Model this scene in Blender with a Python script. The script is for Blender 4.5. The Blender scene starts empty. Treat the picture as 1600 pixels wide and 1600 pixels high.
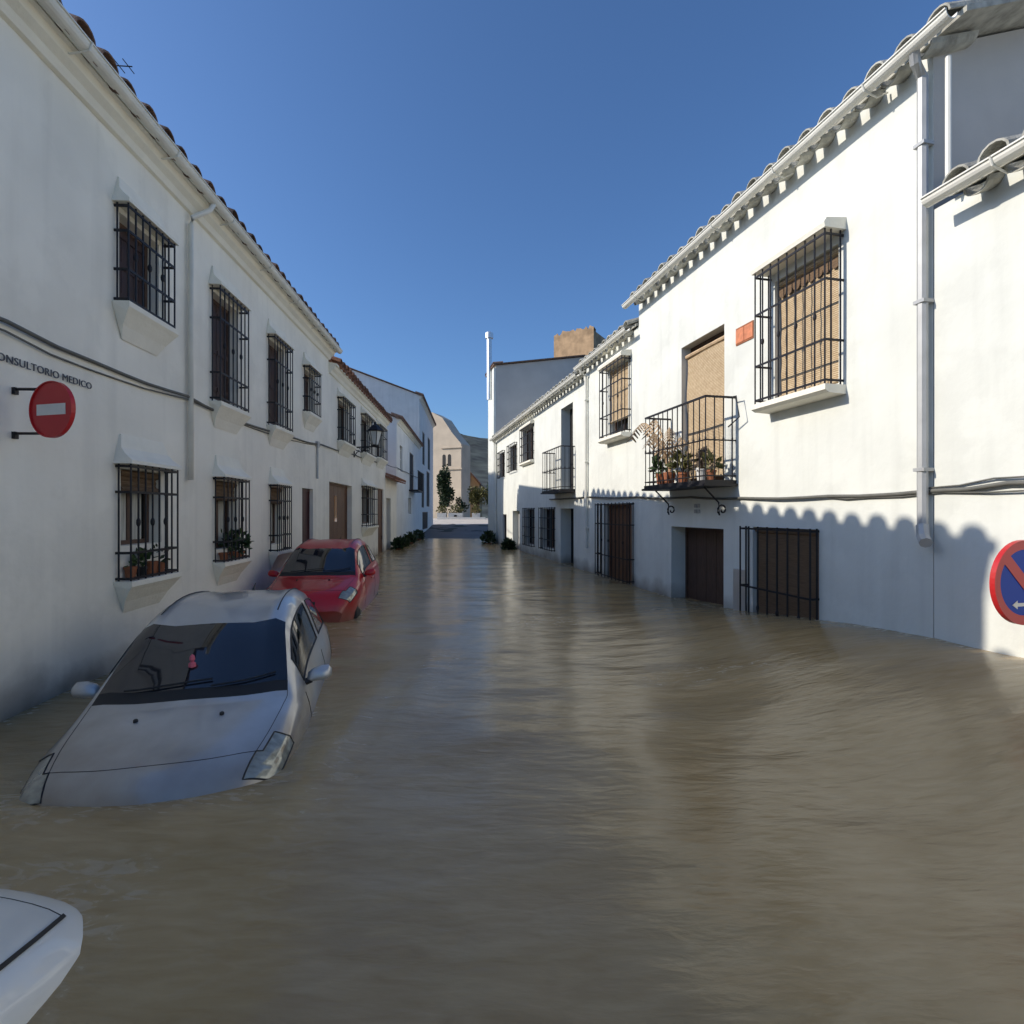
import bpy, bmesh, math, random
from mathutils import Vector, Matrix, noise
random.seed(7)
R = math.radians
scene = bpy.context.scene
COL = scene.collection
C = 1.5                      # eye height above the flood water (water is z = 0)

# ------------------------------------------------------------------ camera, sky, sun
cd = bpy.data.cameras.new('camera'); cam = bpy.data.objects.new('camera', cd); COL.objects.link(cam)
cam.location = (0, 0, C); cam.rotation_euler = (R(90), 0, 0)
cd.sensor_width = 36; cd.lens = 18; cd.clip_end = 5000; cd.clip_start = 0.05
scene.camera = cam
SUN_EL = R(29.0)
lh = Vector((.995, .10, 0)).normalized()
ldir = Vector((lh.x*math.cos(SUN_EL), lh.y*math.cos(SUN_EL), -math.sin(SUN_EL)))
w = bpy.data.worlds.new('World'); scene.world = w; w.use_nodes = True
nt = w.node_tree; bg = nt.nodes['Background']
sky = nt.nodes.new('ShaderNodeTexSky'); sky.sky_type = 'NISHITA'; sky.sun_disc = False
sky.sun_elevation = SUN_EL; sky.sun_rotation = R(90) - math.atan2(-lh.y, -lh.x)
sky.altitude = 0; sky.air_density = 1.1; sky.dust_density = 1.3; sky.ozone_density = 9.0
nt.links.new(sky.outputs[0], bg.inputs[0]); bg.inputs[1].default_value = .108
sd = bpy.data.lights.new('sun', 'SUN'); sd.energy = 2.9; sd.angle = R(.55); sd.color = (1, .91, .79)
sun = bpy.data.objects.new('sun', sd); COL.objects.link(sun)
sun.rotation_euler = ldir.to_track_quat('-Z', 'Y').to_euler()
vs = scene.view_settings; vs.view_transform = 'Standard'; vs.look = 'None'; vs.exposure = 0.56; vs.gamma = 1
vs.use_curve_mapping = False
scene.cycles.max_bounces = 10; scene.cycles.diffuse_bounces = 6

# ------------------------------------------------------------------ materials
def mat(name, col, rough=.7, metal=0, var=.0, vscale=3, bump=0, bscale=20, coat=0, spec=.5, rnd=0, stretch=None, mud=False, detail=4):
    m = bpy.data.materials.new(name); m.use_nodes = True
    t = m.node_tree; b = t.nodes['Principled BSDF']; L = t.links.new
    b.inputs['Roughness'].default_value = rough; b.inputs['Metallic'].default_value = metal
    b.inputs['Coat Weight'].default_value = coat; b.inputs['Coat Roughness'].default_value = .04
    b.inputs['Specular IOR Level'].default_value = spec
    c4 = (*col, 1); b.inputs['Base Color'].default_value = c4
    src = None
    tc = t.nodes.new('ShaderNodeTexCoord'); vec = tc.outputs['Object']
    if stretch:
        mp = t.nodes.new('ShaderNodeMapping'); mp.inputs['Scale'].default_value = stretch
        L(vec, mp.inputs[0]); vec = mp.outputs[0]
    if var:
        n = t.nodes.new('ShaderNodeTexNoise'); n.inputs['Scale'].default_value = vscale; n.inputs['Detail'].default_value = detail
        L(vec, n.inputs['Vector'])
        mr = t.nodes.new('ShaderNodeMapRange'); mr.inputs[1].default_value = .3; mr.inputs[2].default_value = .7
        mr.inputs[3].default_value = 1-var; mr.inputs[4].default_value = 1+var*.6
        L(n.outputs[0], mr.inputs[0])
        mx = t.nodes.new('ShaderNodeMix'); mx.data_type = 'RGBA'; mx.blend_type = 'MULTIPLY'; mx.inputs[0].default_value = 1
        mx.inputs[6].default_value = c4; L(mr.outputs[0], mx.inputs[7]); src = mx.outputs[2]
    if mud:
        mp = t.nodes.new('ShaderNodeMapping'); mp.inputs['Scale'].default_value = (3.2, 3.2, .22); L(tc.outputs['Object'], mp.inputs[0])
        n = t.nodes.new('ShaderNodeTexNoise'); n.inputs['Scale'].default_value = 1.6; n.inputs['Detail'].default_value = 7; L(mp.outputs[0], n.inputs['Vector'])
        mr = t.nodes.new('ShaderNodeMapRange'); mr.inputs[1].default_value = .25; mr.inputs[2].default_value = .5; mr.inputs[3].default_value = .91; mr.inputs[4].default_value = 1
        L(n.outputs[0], mr.inputs[0])
        mx = t.nodes.new('ShaderNodeMix'); mx.data_type = 'RGBA'; mx.blend_type = 'MULTIPLY'; mx.inputs[0].default_value = 1
        L(src, mx.inputs[6]); L(mr.outputs[0], mx.inputs[7]); src = mx.outputs[2]
        n = t.nodes.new('ShaderNodeTexNoise'); n.inputs['Scale'].default_value = .75; n.inputs['Detail'].default_value = 9; n.inputs['Roughness'].default_value = .62; L(tc.outputs['Object'], n.inputs['Vector'])
        mr = t.nodes.new('ShaderNodeMapRange'); mr.inputs[1].default_value = .53; mr.inputs[2].default_value = .57; mr.inputs[3].default_value = 1; mr.inputs[4].default_value = .955
        L(n.outputs[0], mr.inputs[0])
        mx = t.nodes.new('ShaderNodeMix'); mx.data_type = 'RGBA'; mx.blend_type = 'MULTIPLY'; mx.inputs[0].default_value = 1
        L(src, mx.inputs[6]); L(mr.outputs[0], mx.inputs[7]); src = mx.outputs[2]
    if rnd:
        oi = t.nodes.new('ShaderNodeObjectInfo'); mr = t.nodes.new('ShaderNodeMapRange')
        mr.inputs[3].default_value = 1-rnd; mr.inputs[4].default_value = 1+rnd
        L(oi.outputs['Random'], mr.inputs[0])
        mx = t.nodes.new('ShaderNodeMix'); mx.data_type = 'RGBA'; mx.blend_type = 'MULTIPLY'; mx.inputs[0].default_value = 1
        if src: L(src, mx.inputs[6])
        else: mx.inputs[6].default_value = c4
        L(mr.outputs[0], mx.inputs[7]); src = mx.outputs[2]
    if mud:      # dirty tide mark left by the flood just above the water, and damp streaks
        ge = t.nodes.new('ShaderNodeNewGeometry'); sx = t.nodes.new('ShaderNodeSeparateXYZ'); L(ge.outputs['Position'], sx.inputs[0])
        n2 = t.nodes.new('ShaderNodeTexNoise'); n2.inputs['Scale'].default_value = 2.3; n2.inputs['Detail'].default_value = 6
        L(ge.outputs['Position'], n2.inputs['Vector'])
        ad = t.nodes.new('ShaderNodeMath'); ad.operation = 'MULTIPLY_ADD'; ad.inputs[1].default_value = -.55; L(n2.outputs[0], ad.inputs[0]); L(sx.outputs[2], ad.inputs[2])
        mr = t.nodes.new('ShaderNodeMapRange'); mr.inputs[1].default_value = -.30; mr.inputs[2].default_value = .02; mr.inputs[3].default_value = .75; mr.inputs[4].default_value = 0
        L(ad.outputs[0], mr.inputs[0])
        mx = t.nodes.new('ShaderNodeMix'); mx.data_type = 'RGBA'; L(mr.outputs[0], mx.inputs[0])
        if src: L(src, mx.inputs[6])
        else: mx.inputs[6].default_value = c4
        mx.inputs[7].default_value = (.20, .155, .11, 1); src = mx.outputs[2]
    if src: L(src, b.inputs['Base Color'])
    if bump:
        n = t.nodes.new('ShaderNodeTexNoise'); n.inputs['Scale'].default_value = bscale; n.inputs['Detail'].default_value = 5
        L(vec, n.inputs['Vector'])
        bp = t.nodes.new('ShaderNodeBump'); bp.inputs['Strength'].default_value = bump; bp.inputs['Distance'].default_value = .02
        L(n.outputs[0], bp.inputs['Height']); L(bp.outputs[0], b.inputs['Normal'])
    return m
M = {}
M['plaster_l'] = mat('white_limewash', (.89, .85, .74), .9, var=.07, vscale=1.3, bump=.35, bscale=9, mud=True)
M['plaster_r'] = mat('white_plaster', (.72, .735, .68), .9, var=.07, vscale=1.4, bump=.3, bscale=8, mud=True)
M['plaster_b'] = mat('bluish_white_plaster', (.80, .80, .76), .9, var=.06, vscale=1.3, bump=.3, bscale=9, mud=True)
M['trim'] = mat('white_trim', (.86, .825, .71), .8, var=.05, vscale=5, bump=.25, bscale=30)
M['shaded_grey_render'] = mat('shaded_grey_render', (.50, .48, .45), .95, var=.08, vscale=1.5, bump=.4, bscale=12)
M['gutter'] = mat('painted_gutter', (.76, .75, .68), .5, var=.08, vscale=4)
M['pipe_grey'] = mat('grey_pipe', (.42, .43, .43), .5, metal=.2, var=.12, vscale=6)
M['iron'] = mat('black_iron', (.018, .017, .02), .5, metal=.3, var=.3, vscale=20)
M['tile_dark'] = mat('weathered_clay_tile', (.17, .105, .075), .9, var=.45, vscale=9, bump=.6, bscale=40, rnd=.35)
M['tile_pale'] = mat('limewashed_clay_tile', (.47, .46, .40), .9, var=.4, vscale=8, bump=.6, bscale=40, rnd=.28)
M['tile_red'] = mat('red_clay_tile', (.32, .16, .10), .9, var=.3, vscale=8, bump=.5, bscale=40, rnd=.2)
M['shutter'] = mat('dark_brown_shutter', (.050, .022, .018), .55, var=.35, vscale=14, stretch=(6, 6, .7), bump=.2)
M['door_brown'] = mat('brown_door_wood', (.15, .067, .030), .5, var=.35, vscale=10, stretch=(5, 5, .6), bump=.2)
M['door_dark'] = mat('dark_door_wood', (.075, .042, .030), .55, var=.35, vscale=10, stretch=(5, 5, .6), bump=.2)
M['door_red'] = mat('dark_red_door', (.07, .02, .02), .5, var=.3, vscale=10, stretch=(5, 5, .6))
M['frame'] = mat('window_frame_wood', (.10, .055, .035), .5, var=.25, vscale=12)
M['frame_w'] = mat('white_window_frame', (.62, .62, .60), .5)
M['glass'] = mat('dark_glass', (.015, .018, .02), .06, spec=.6)
M['black'] = mat('matt_black', (.012, .012, .013), .7)
M['curtain'] = mat('cream_curtain', (.55, .54, .47), .9, var=.25, vscale=6, stretch=(9, 9, .6))
M['terracotta'] = mat('terracotta', (.33, .12, .055), .85, var=.25, vscale=12, bump=.3)
M['pot_white'] = mat('white_pot', (.72, .71, .67), .7, var=.1, vscale=8)
M['leaf'] = mat('green_leaf', (.055, .10, .028), .6, var=.5, vscale=14)
M['leaf_d'] = mat('dark_leaf', (.028, .055, .018), .6, var=.5, vscale=10)
M['leaf_y'] = mat('olive_leaf', (.13, .125, .035), .6, var=.45, vscale=8)
M['straw'] = mat('dry_frond', (.50, .36, .22), .8, var=.25, vscale=14)
M['bark'] = mat('bark', (.10, .075, .055), .9, var=.3, vscale=10, bump=.6)
M['cable'] = mat('grey_cable', (.13, .13, .115), .6, var=.2, vscale=9)
M['red_paint'] = mat('sign_red', (.52, .022, .025), .35, var=.06, vscale=6)
M['white_paint'] = mat('sign_white', (.72, .70, .64), .4, var=.06, vscale=9)
M['blue_paint'] = mat('sign_blue', (.004, .05, .36), .5, spec=.25)
M['ink'] = mat('letter_ink', (.07, .075, .09), .6)
M['plaque'] = mat('orange_tile', (.62, .22, .10), .5, var=.25, vscale=16)
M['stone'] = mat('tower_stone', (.46, .31, .18), .95, var=.35, vscale=1.6, bump=.8, bscale=3)
M['stone_pale'] = mat('pale_stone', (.60, .50, .38), .95, var=.12, vscale=.8, bump=.5, bscale=3)
M['ochre'] = mat('ochre_render', (.42, .26, .13), .95, var=.15, vscale=.6)
M['galv'] = mat('galvanised_metal', (.62, .65, .68), .35, metal=.7, var=.1)
M['silver'] = mat('silver_car_paint', (.52, .53, .535), .34, metal=.45, coat=.8, var=.03, vscale=3, mud=True)
M['redcar'] = mat('red_car_paint', (.50, .010, .016), .38, coat=.6, spec=.3, var=.03, vscale=3, mud=True)
M['whitecar'] = mat('white_car_paint', (.80, .79, .72), .35, coat=.7, var=.03, vscale=3)
M['carglass'] = mat('tinted_car_glass', (.012, .014, .02), .03, spec=.8, coat=.3)
M['rubber'] = mat('black_rubber', (.015, .015, .016), .6)
M['lens'] = mat('headlight_lens', (.30, .31, .27), .08, metal=.3, var=.35, vscale=24, coat=1, stretch=(1, .35, 1))
M['amber'] = mat('amber_lens', (.6, .25, .05), .1, coat=1)
M['chrome'] = mat('chrome', (.75, .76, .78), .12, metal=1)
M['pink'] = mat('pink_ornament', (.62, .12, .17), .5)
M['street'] = mat('wet_asphalt', (.115, .105, .095), .6, var=.25, vscale=.7, bump=.4, bscale=15)
M['paving'] = mat('pale_paving', (.62, .57, .50), .9, var=.12, vscale=2)
M['lampglass'] = mat('lantern_glass', (.60, .62, .60), .15, spec=.5)

def esparto():
    m = bpy.data.materials.new('esparto_blind'); m.use_nodes = True; t = m.node_tree; b = t.nodes['Principled BSDF']; L = t.links.new
    b.inputs['Roughness'].default_value = .9
    tc = t.nodes.new('ShaderNodeTexCoord'); sx = t.nodes.new('ShaderNodeSeparateXYZ'); L(tc.outputs['Object'], sx.inputs[0])
    wv = t.nodes.new('ShaderNodeTexWave'); wv.bands_direction = 'Z'; wv.inputs['Scale'].default_value = 14; wv.inputs['Distortion'].default_value = .6
    L(tc.outputs['Object'], wv.inputs[0])
    n = t.nodes.new('ShaderNodeTexNoise'); n.inputs['Scale'].default_value = 18; L(tc.outputs['Object'], n.inputs[0])
    a = t.nodes.new('ShaderNodeMath'); a.operation = 'MULTIPLY'; L(wv.outputs['Fac'], a.inputs[0]); L(n.outputs[0], a.inputs[1])
    cr = t.nodes.new('ShaderNodeValToRGB'); cr.color_ramp.elements[0].color = (.36, .25, .14, 1); cr.color_ramp.elements[1].color = (.62, .50, .33, 1)
    cr.color_ramp.elements[1].position = .6; L(a.outputs[0], cr.inputs[0]); L(cr.outputs[0], b.inputs['Base Color'])
    bp = t.nodes.new('ShaderNodeBump'); bp.inputs['Strength'].default_value = .5; bp.inputs['Distance'].default_value = .01
    L(wv.outputs['Fac'], bp.inputs['Height']); L(bp.outputs[0], b.inputs['Normal'])
    return m
M['blind'] = esparto()
M['blind_dark'] = mat('brown_wood_blind', (.16, .10, .055), .8, var=.3, vscale=14, stretch=(.6, .6, 9), bump=.3)

def water_mat():
    m = bpy.data.materials.new('muddy_flood_water'); m.use_nodes = True; t = m.node_tree; b = t.nodes['Principled BSDF']; L = t.links.new
    b.inputs['Roughness'].default_value = .18; b.inputs['IOR'].default_value = 1.42; b.inputs['Specular IOR Level'].default_value = .5
    ge = t.nodes.new('ShaderNodeNewGeometry')
    def nz(sc, st, det, dist=0):
        mp = t.nodes.new('ShaderNodeMapping'); mp.inputs['Scale'].default_value = st; L(ge.outputs['Position'], mp.inputs[0])
        n = t.nodes.new('ShaderNodeTexNoise'); n.inputs['Scale'].default_value = sc; n.inputs['Detail'].default_value = det
        n.inputs['Distortion'].default_value = dist; L(mp.outputs[0], n.inputs['Vector']); return n.outputs[0]
    cr = t.nodes.new('ShaderNodeValToRGB'); e = cr.color_ramp.elements
    e[0].position = .33; e[0].color = (.295, .20, .088, 1); e[1].position = .68; e[1].color = (.425, .318, .172, 1)
    mm = t.nodes.new('ShaderNodeMath'); mm.operation = 'MULTIPLY_ADD'; mm.inputs[1].default_value = .45; L(nz(1.0, (4, 18, 1), 6, .8), mm.inputs[0])
    m3 = t.nodes.new('ShaderNodeMath'); m3.operation = 'MULTIPLY'; m3.inputs[1].default_value = .55; L(nz(.8, (.7, 2.0, 1), 7, .6), m3.inputs[0]); L(m3.outputs[0], mm.inputs[2])
    L(mm.outputs[0], cr.inputs[0]); L(cr.outputs[0], b.inputs['Base Color'])
    at_ = t.nodes.new('ShaderNodeAttribute'); at_.attribute_name = 'foam'
    fm = t.nodes.new('ShaderNodeMath'); fm.operation = 'MULTIPLY'; L(at_.outputs['Fac'], fm.inputs[0])
    fr_ = t.nodes.new('ShaderNodeMapRange'); fr_.inputs[1].default_value = .48; fr_.inputs[2].default_value = .66; L(nz(1.0, (6, 16, 1), 8, 1.2), fr_.inputs[0]); L(fr_.outputs[0], fm.inputs[1])
    fx = t.nodes.new('ShaderNodeMix'); fx.data_type = 'RGBA'; L(fm.outputs[0], fx.inputs[0]); L(cr.outputs[0], fx.inputs[6]); fx.inputs[7].default_value = (.50, .43, .32, 1); L(fx.outputs[2], b.inputs['Base Color'])
    fr2 = t.nodes.new('ShaderNodeMapRange'); fr2.inputs[3].default_value = .18; fr2.inputs[4].default_value = .6; L(fm.outputs[0], fr2.inputs[0]); L(fr2.outputs[0], b.inputs['Roughness'])
    h1 = nz(1.0, (1.1, 3.6, 1), 3, .4); h2 = nz(1.0, (4.2, 15, 1), 5, .5); h3 = nz(1.0, (13, 46, 1), 4, .3)
    a0 = t.nodes.new('ShaderNodeMath'); a0.operation = 'MULTIPLY'; a0.inputs[1].default_value = .75; L(h1, a0.inputs[0])
    a1 = t.nodes.new('ShaderNodeMath'); a1.operation = 'MULTIPLY_ADD'; a1.inputs[1].default_value = .26; L(h2, a1.inputs[0]); L(a0.outputs[0], a1.inputs[2])
    a2 = t.nodes.new('ShaderNodeMath'); a2.operation = 'MULTIPLY_ADD'; a2.inputs[1].default_value = .08; L(h3, a2.inputs[0]); L(a1.outputs[0], a2.inputs[2])
    bp = t.nodes.new('ShaderNodeBump'); bp.inputs['Strength'].default_value = 1; bp.inputs['Distance'].default_value = .018
    L(a2.outputs[0], bp.inputs['Height']); L(bp.outputs[0], b.inputs['Normal'])
    return m
M['water'] = water_mat()

# ------------------------------------------------------------------ mesh helpers
class Fr:                       # a street front: u along it (away from the eye), v out into the street, z up
    def __init__(s, ox, dx):
        s.d = Vector((dx, 1, 0)).normalized(); s.O = Vector((ox, 0, 0))
        s.n = Vector((s.d.y, -s.d.x, 0)) if ox < 0 else Vector((-s.d.y, s.d.x, 0))
        s.rot = math.atan2(-s.n.x, s.n.y)
    def P(s, u, v, z): return s.O + s.d*u + s.n*v + Vector((0, 0, z))
    def u(s, Y): return Y/s.d.y
FL = Fr(-3.4, -.075); FR = Fr(4.8, -.225)

class MB:
    def __init__(s): s.v = []; s.f = []
    def add(s, vs, fs):
        k = len(s.v); s.v += [Vector(p) for p in vs]; s.f += [tuple(k+i for i in f) for f in fs]
    def box(s, fr, u0, u1, v0, v1, z0, z1):
        P = fr.P if fr else (lambda a, b, c: Vector((a, b, c)))
        s.add([P(u, v, z) for z in (z0, z1) for v in (v0, v1) for u in (u0, u1)],
              [(0, 1, 3, 2), (4, 6, 7, 5), (0, 4, 5, 1), (2, 3, 7, 6), (0, 2, 6, 4), (1, 5, 7, 3)])
    def prism(s, fr, prof, u0, u1):          # prof: list of (v, z), extruded along u
        P = fr.P if fr else (lambda a, b, c: Vector((a, b, c)))
        n = len(prof)
        s.add([P(u0, v, z) for v, z in prof] + [P(u1, v, z) for v, z in prof],
              [tuple(range(n)), tuple(range(2*n-1, n-1, -1))] + [(i, (i+1) % n, n+(i+1) % n, n+i) for i in range(n)])
    def tube(s, pts, r, n=6, cap=True):
        pts = [Vector(p) for p in pts]; rings = []
        for i, p in enumerate(pts):
            a = (pts[min(i+1, len(pts)-1)] - pts[max(i-1, 0)]).normalized()
            q = a.cross(Vector((0, 0, 1)))
            if q.length < .05: q = a.cross(Vector((1, 0, 0)))
            q.normalize(); t = a.cross(q)
            rr = r[i] if isinstance(r, (list, tuple)) else r
            rings.append([p + q*math.cos(2*math.pi*k/n)*rr + t*math.sin(2*math.pi*k/n)*rr for k in range(n)])
        vs = [v for g in rings for v in g]; fs = []
        for i in range(len(pts)-1):
            for k in range(n): fs.append((i*n+k, i*n+(k+1) % n, (i+1)*n+(k+1) % n, (i+1)*n+k))
        if cap: fs += [tuple(range(n)), tuple(range(len(vs)-1, len(vs)-n-1, -1))]
        s.add(vs, fs)
    def lathe(s, c, prof, n=14):             # prof: (r, z)
        c = Vector(c); vs = []; fs = []
        for r, z in prof:
            for k in range(n): vs.append(c + Vector((r*math.cos(2*math.pi*k/n), r*math.sin(2*math.pi*k/n), z)))
        for i in range(len(prof)-1):
            for k in range(n): fs.append((i*n+k, i*n+(k+1) % n, (i+1)*n+(k+1) % n, (i+1)*n+k))
        fs += [tuple(range(n)), tuple(range((len(prof)-1)*n, len(prof)*n))]
        s.add(vs, fs)
    def leaves(s, c, rad, n, size, up=.3, seed=0):
        rg = random.Random(seed)
        for _ in range(n):
            while True:
                p = Vector((rg.uniform(-1, 1), rg.uniform(-1, 1), rg.uniform(-1, 1)))
                if .15 < p.length < 1: break
            if noise.noise(p*1.7 + Vector((seed*3.1, 0, 0))) < -.12 and rg.random() < .8: continue
            q = Vector(c) + Vector((p.x*rad[0], p.y*rad[1], p.z*rad[2]))
            a = (p + Vector((rg.uniform(-.8, .8), rg.uniform(-.8, .8), up+rg.uniform(-.8, .8)))).normalized()
            b = a.cross(Vector((rg.uniform(-1, 1), rg.uniform(-1, 1), rg.uniform(-1, 1)))).normalized()
            L = size*rg.uniform(.6, 1.4)
            s.add([q, q+a*L*.5+b*L*.28, q+a*L, q+a*L*.5-b*L*.28], [(0, 1, 2, 3)])
    def mesh(s, name, base=Vector((0, 0, 0)), smooth=False, recalc=True):
        me = bpy.data.meshes.new(name)
        me.from_pydata([p-base for p in s.v], [], s.f)
        if recalc:
            bm = bmesh.new(); bm.from_mesh(me); bmesh.ops.recalc_face_normals(bm, faces=bm.faces); bm.to_mesh(me); bm.free()
        if smooth:
            for p in me.polygons: p.use_smooth = True
        me.update(); return me

BASE = {}
def link(name, data, parent=None):
    o = bpy.data.objects.new(name, data); COL.objects.link(o)
    if parent: o.parent = parent; BASE[o.name] = BASE[parent.name]
    return o
def thing(name, label, cat, loc, group=None, rotz=0):
    o = link(name, None); o.location = loc; o.rotation_euler = (0, 0, rotz); o.empty_display_size = .3
    o['label'] = label; o['category'] = cat
    if group: o['group'] = group
    BASE[o.name] = Vector((0, 0, 0)) if rotz else Vector(loc)
    return o
def part(name, mb, m, parent, smooth=False, label=None, recalc=True, kind=None):
    me = mb.mesh(name, BASE[parent.name], smooth, recalc); me.materials.append(M[m])
    o = link(name, me, parent)
    if label: o['label'] = label
    if kind: o['kind'] = kind
    return o
def single(name, mb, m, label=None, cat=None, base=None, group=None, kind=None, smooth=False, recalc=True):
    base = Vector(base) if base is not None else sum(mb.v, Vector())/len(mb.v)
    me = mb.mesh(name, base, smooth, recalc); me.materials.append(M[m])
    o = link(name, me); o.location = base
    if label: o['label'] = label; o['category'] = cat
    if group: o['group'] = group
    if kind: o['kind'] = kind
    BASE[o.name] = base
    return o
CACHE = {}
def inst(name, key, build, m, parent, loc, rot=0):       # alike pieces share one mesh; build() makes it round the origin
    k = (name, key, m)
    if k not in CACHE:
        mb = MB(); build(mb); me = mb.mesh(name); me.materials.append(M[m]); CACHE[k] = me
    o = link(name, CACHE[k], parent); o.location = Vector(loc) - BASE[parent.name]; o.rotation_euler = (0, 0, rot)
    return o

# ------------------------------------------------------------------ roof tiles
def tile_shape(mb, ln, r0, r1, pitch, up, seg=7, th=.016):
    # half pipe, front end at y = 0, running back to y = -ln and rising with the pitch
    tp = math.tan(pitch); vs = []
    for (y, r) in ((0, r0), (-ln, r1)):
        for rr in (r, r-th):
            for k in range(seg+1):
                a = math.pi*k/seg
                z = rr*math.sin(a)*(1 if up else -1)
                vs.append((rr*math.cos(a), y, z - y*tp))
    n = seg+1; fs = []
    for k in range(seg):
        fs.append((k, k+1, 2*n+k+1, 2*n+k)); fs.append((n+k, 3*n+k, 3*n+k+1, n+k+1))
        fs.append((k, n+k, n+k+1, k+1)); fs.append((2*n+k, 2*n+k+1, 3*n+k+1, 3*n+k))
    fs += [(0, 2*n, 3*n, n), (seg, n+seg, 3*n+seg, 2*n+seg)]
    mb.add(vs, fs)

def eave_tiles(roof, fr, u0, u1, v, z, pitch, m, period=.285, ln=.55):
    n = int((u1-u0)/period)
    rg = random.Random(int(u0*100)+3)
    for i in range(n):
        u = u0 + (i+.5)*(u1-u0)/n
        dv = rg.uniform(-.018, .018)
        o = inst('roof_tile', ('cover', pitch), lambda mb: tile_shape(mb, ln, .112, .094, pitch, True), m, roof, fr.P(u, v+dv, z+(.045 if fr is FL else .06)+rg.uniform(-.006, .006)), fr.rot + rg.uniform(-.03, .03))
        if i < n-1:
            inst('channel_tile', ('ch', pitch), lambda mb: tile_shape(mb, ln, .098, .08, pitch, False), m, roof, fr.P(u+.5*(u1-u0)/n, v-.02+rg.uniform(-.01, .01), z+(.03 if fr is FL else -.045)), fr.rot)

# ------------------------------------------------------------------ houses
def front(mb, fr, u0, u1, z0, z1, ops, amp=.006):
    us = {u0, u1}; zs = {z0, z1}
    for o in ops:
        us |= {o['u0'], o['u1']}; zs |= {o['z0'], o['z1']}
    def fill(a, lo):
        a = sorted(a); r = [a[0]]
        for x in a[1:]:
            k = max(1, int(math.ceil((x-r[-1])/lo))); s0 = r[-1]
            r += [s0 + (x-s0)*(i+1)/k for i in range(k)]
        return r
    us = fill(us, .5); zs = fill(zs, .5)
    idx = {}; vs = []; fs = []
    def vid(i, j, v=None):
        k = (i, j)
        if k not in idx:
            p = fr.P(us[i], 0, zs[j]); off = noise.noise(p*.9)*amp + noise.noise(p*2.7)*amp*.4
            if i in (0, len(us)-1): off = 0
            idx[k] = len(vs); vs.append(fr.P(us[i], off, zs[j]))
        return idx[k]
    for i in range(len(us)-1):
        for j in range(len(zs)-1):
            cu = (us[i]+us[i+1])/2; cz = (zs[j]+zs[j+1])/2
            if any(o['u0'] < cu < o['u1'] and o['z0'] < cz < o['z1'] for o in ops): continue
            fs.append((vid(i, j), vid(i+1, j), vid(i+1, j+1), vid(i, j+1)))
    mb.add(vs, fs)
    for o in ops:            # reveals
        a, b, c, d, r = o['u0'], o['u1'], o['z0'], o['z1'], o['rec'] + .03
        e = .012
        q = [fr.P(a, e, c), fr.P(b, e, c), fr.P(b, e, d), fr.P(a, e, d), fr.P(a, -r, c), fr.P(b, -r, c), fr.P(b, -r, d), fr.P(a, -r, d)]
        q[0:4] = [fr.P(a, .001, c), fr.P(b, .001, c), fr.P(b, .001, d), fr.P(a, .001, d)]
        mb.add(q, [(0, 1, 5, 4), (1, 2, 6, 5), (2, 3, 7, 6), (3, 0, 4, 7)])

def OP(fr, Y0, Y1, z0, z1, rec=.12, **k):
    d = dict(u0=fr.u(Y0), u1=fr.u(Y1), z0=C+z0, z1=C+z1, rec=rec); d.update(k); return d

def grille(win, fr, g, iron='iron'):
    # g: Y0, Y1, z0, z1 (relative to the eye), prot, n bars, list of rail heights, side bars
    a, b = fr.u(g['Y0']), fr.u(g['Y1']); z0, z1 = C+g['z0'], C+g['z1']; p = g['prot']; r = g.get('r', .0085)
    L = z1-z0; n = g['n']
    for i in range(n):
        u = a + (b-a)*i/(n-1)
        inst('bar', ('v', round(L, 3), r), lambda mb: mb.tube([(0, 0, 0), (0, 0, L)], r), iron, win, fr.P(u, p, z0))
    ns = g.get('ns', 1)
    for u in (a, b):
        for k in range(ns):
            inst('bar', ('v', round(L, 3), r), lambda mb: mb.tube([(0, 0, 0), (0, 0, L)], r), iron, win, fr.P(u, p*(k+.35)/ns if ns > 1 else .03, z0))
    W = b-a
    for t in g['rails']:
        z = z0 + L*t
        inst('rail', ('h', round(W, 3)), lambda mb: mb.box(None, -W/2, W/2, -.006, .006, -.012, .012), iron, win, fr.P((a+b)/2, p, z), fr.rot)
        for u in (a, b):
            inst('rail', ('s', round(p, 3)), lambda mb: mb.box(None, -.006, .006, -p/2, p/2, -.012, .012), iron, win, fr.P(u, p/2, z), fr.rot)
    if g.get('knots'):
        for i in range(1, n-1, 2):
            u = a + (b-a)*i/(n-1)
            for t in g['knots']:
                inst('knot', r, lambda mb: mb.lathe((0, 0, 0), [(.005, -.05), (.018, -.02), (.02, 0), (.018, .02), (.005, .05)], 8), iron, win, fr.P(u, p, z0+L*t))

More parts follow.
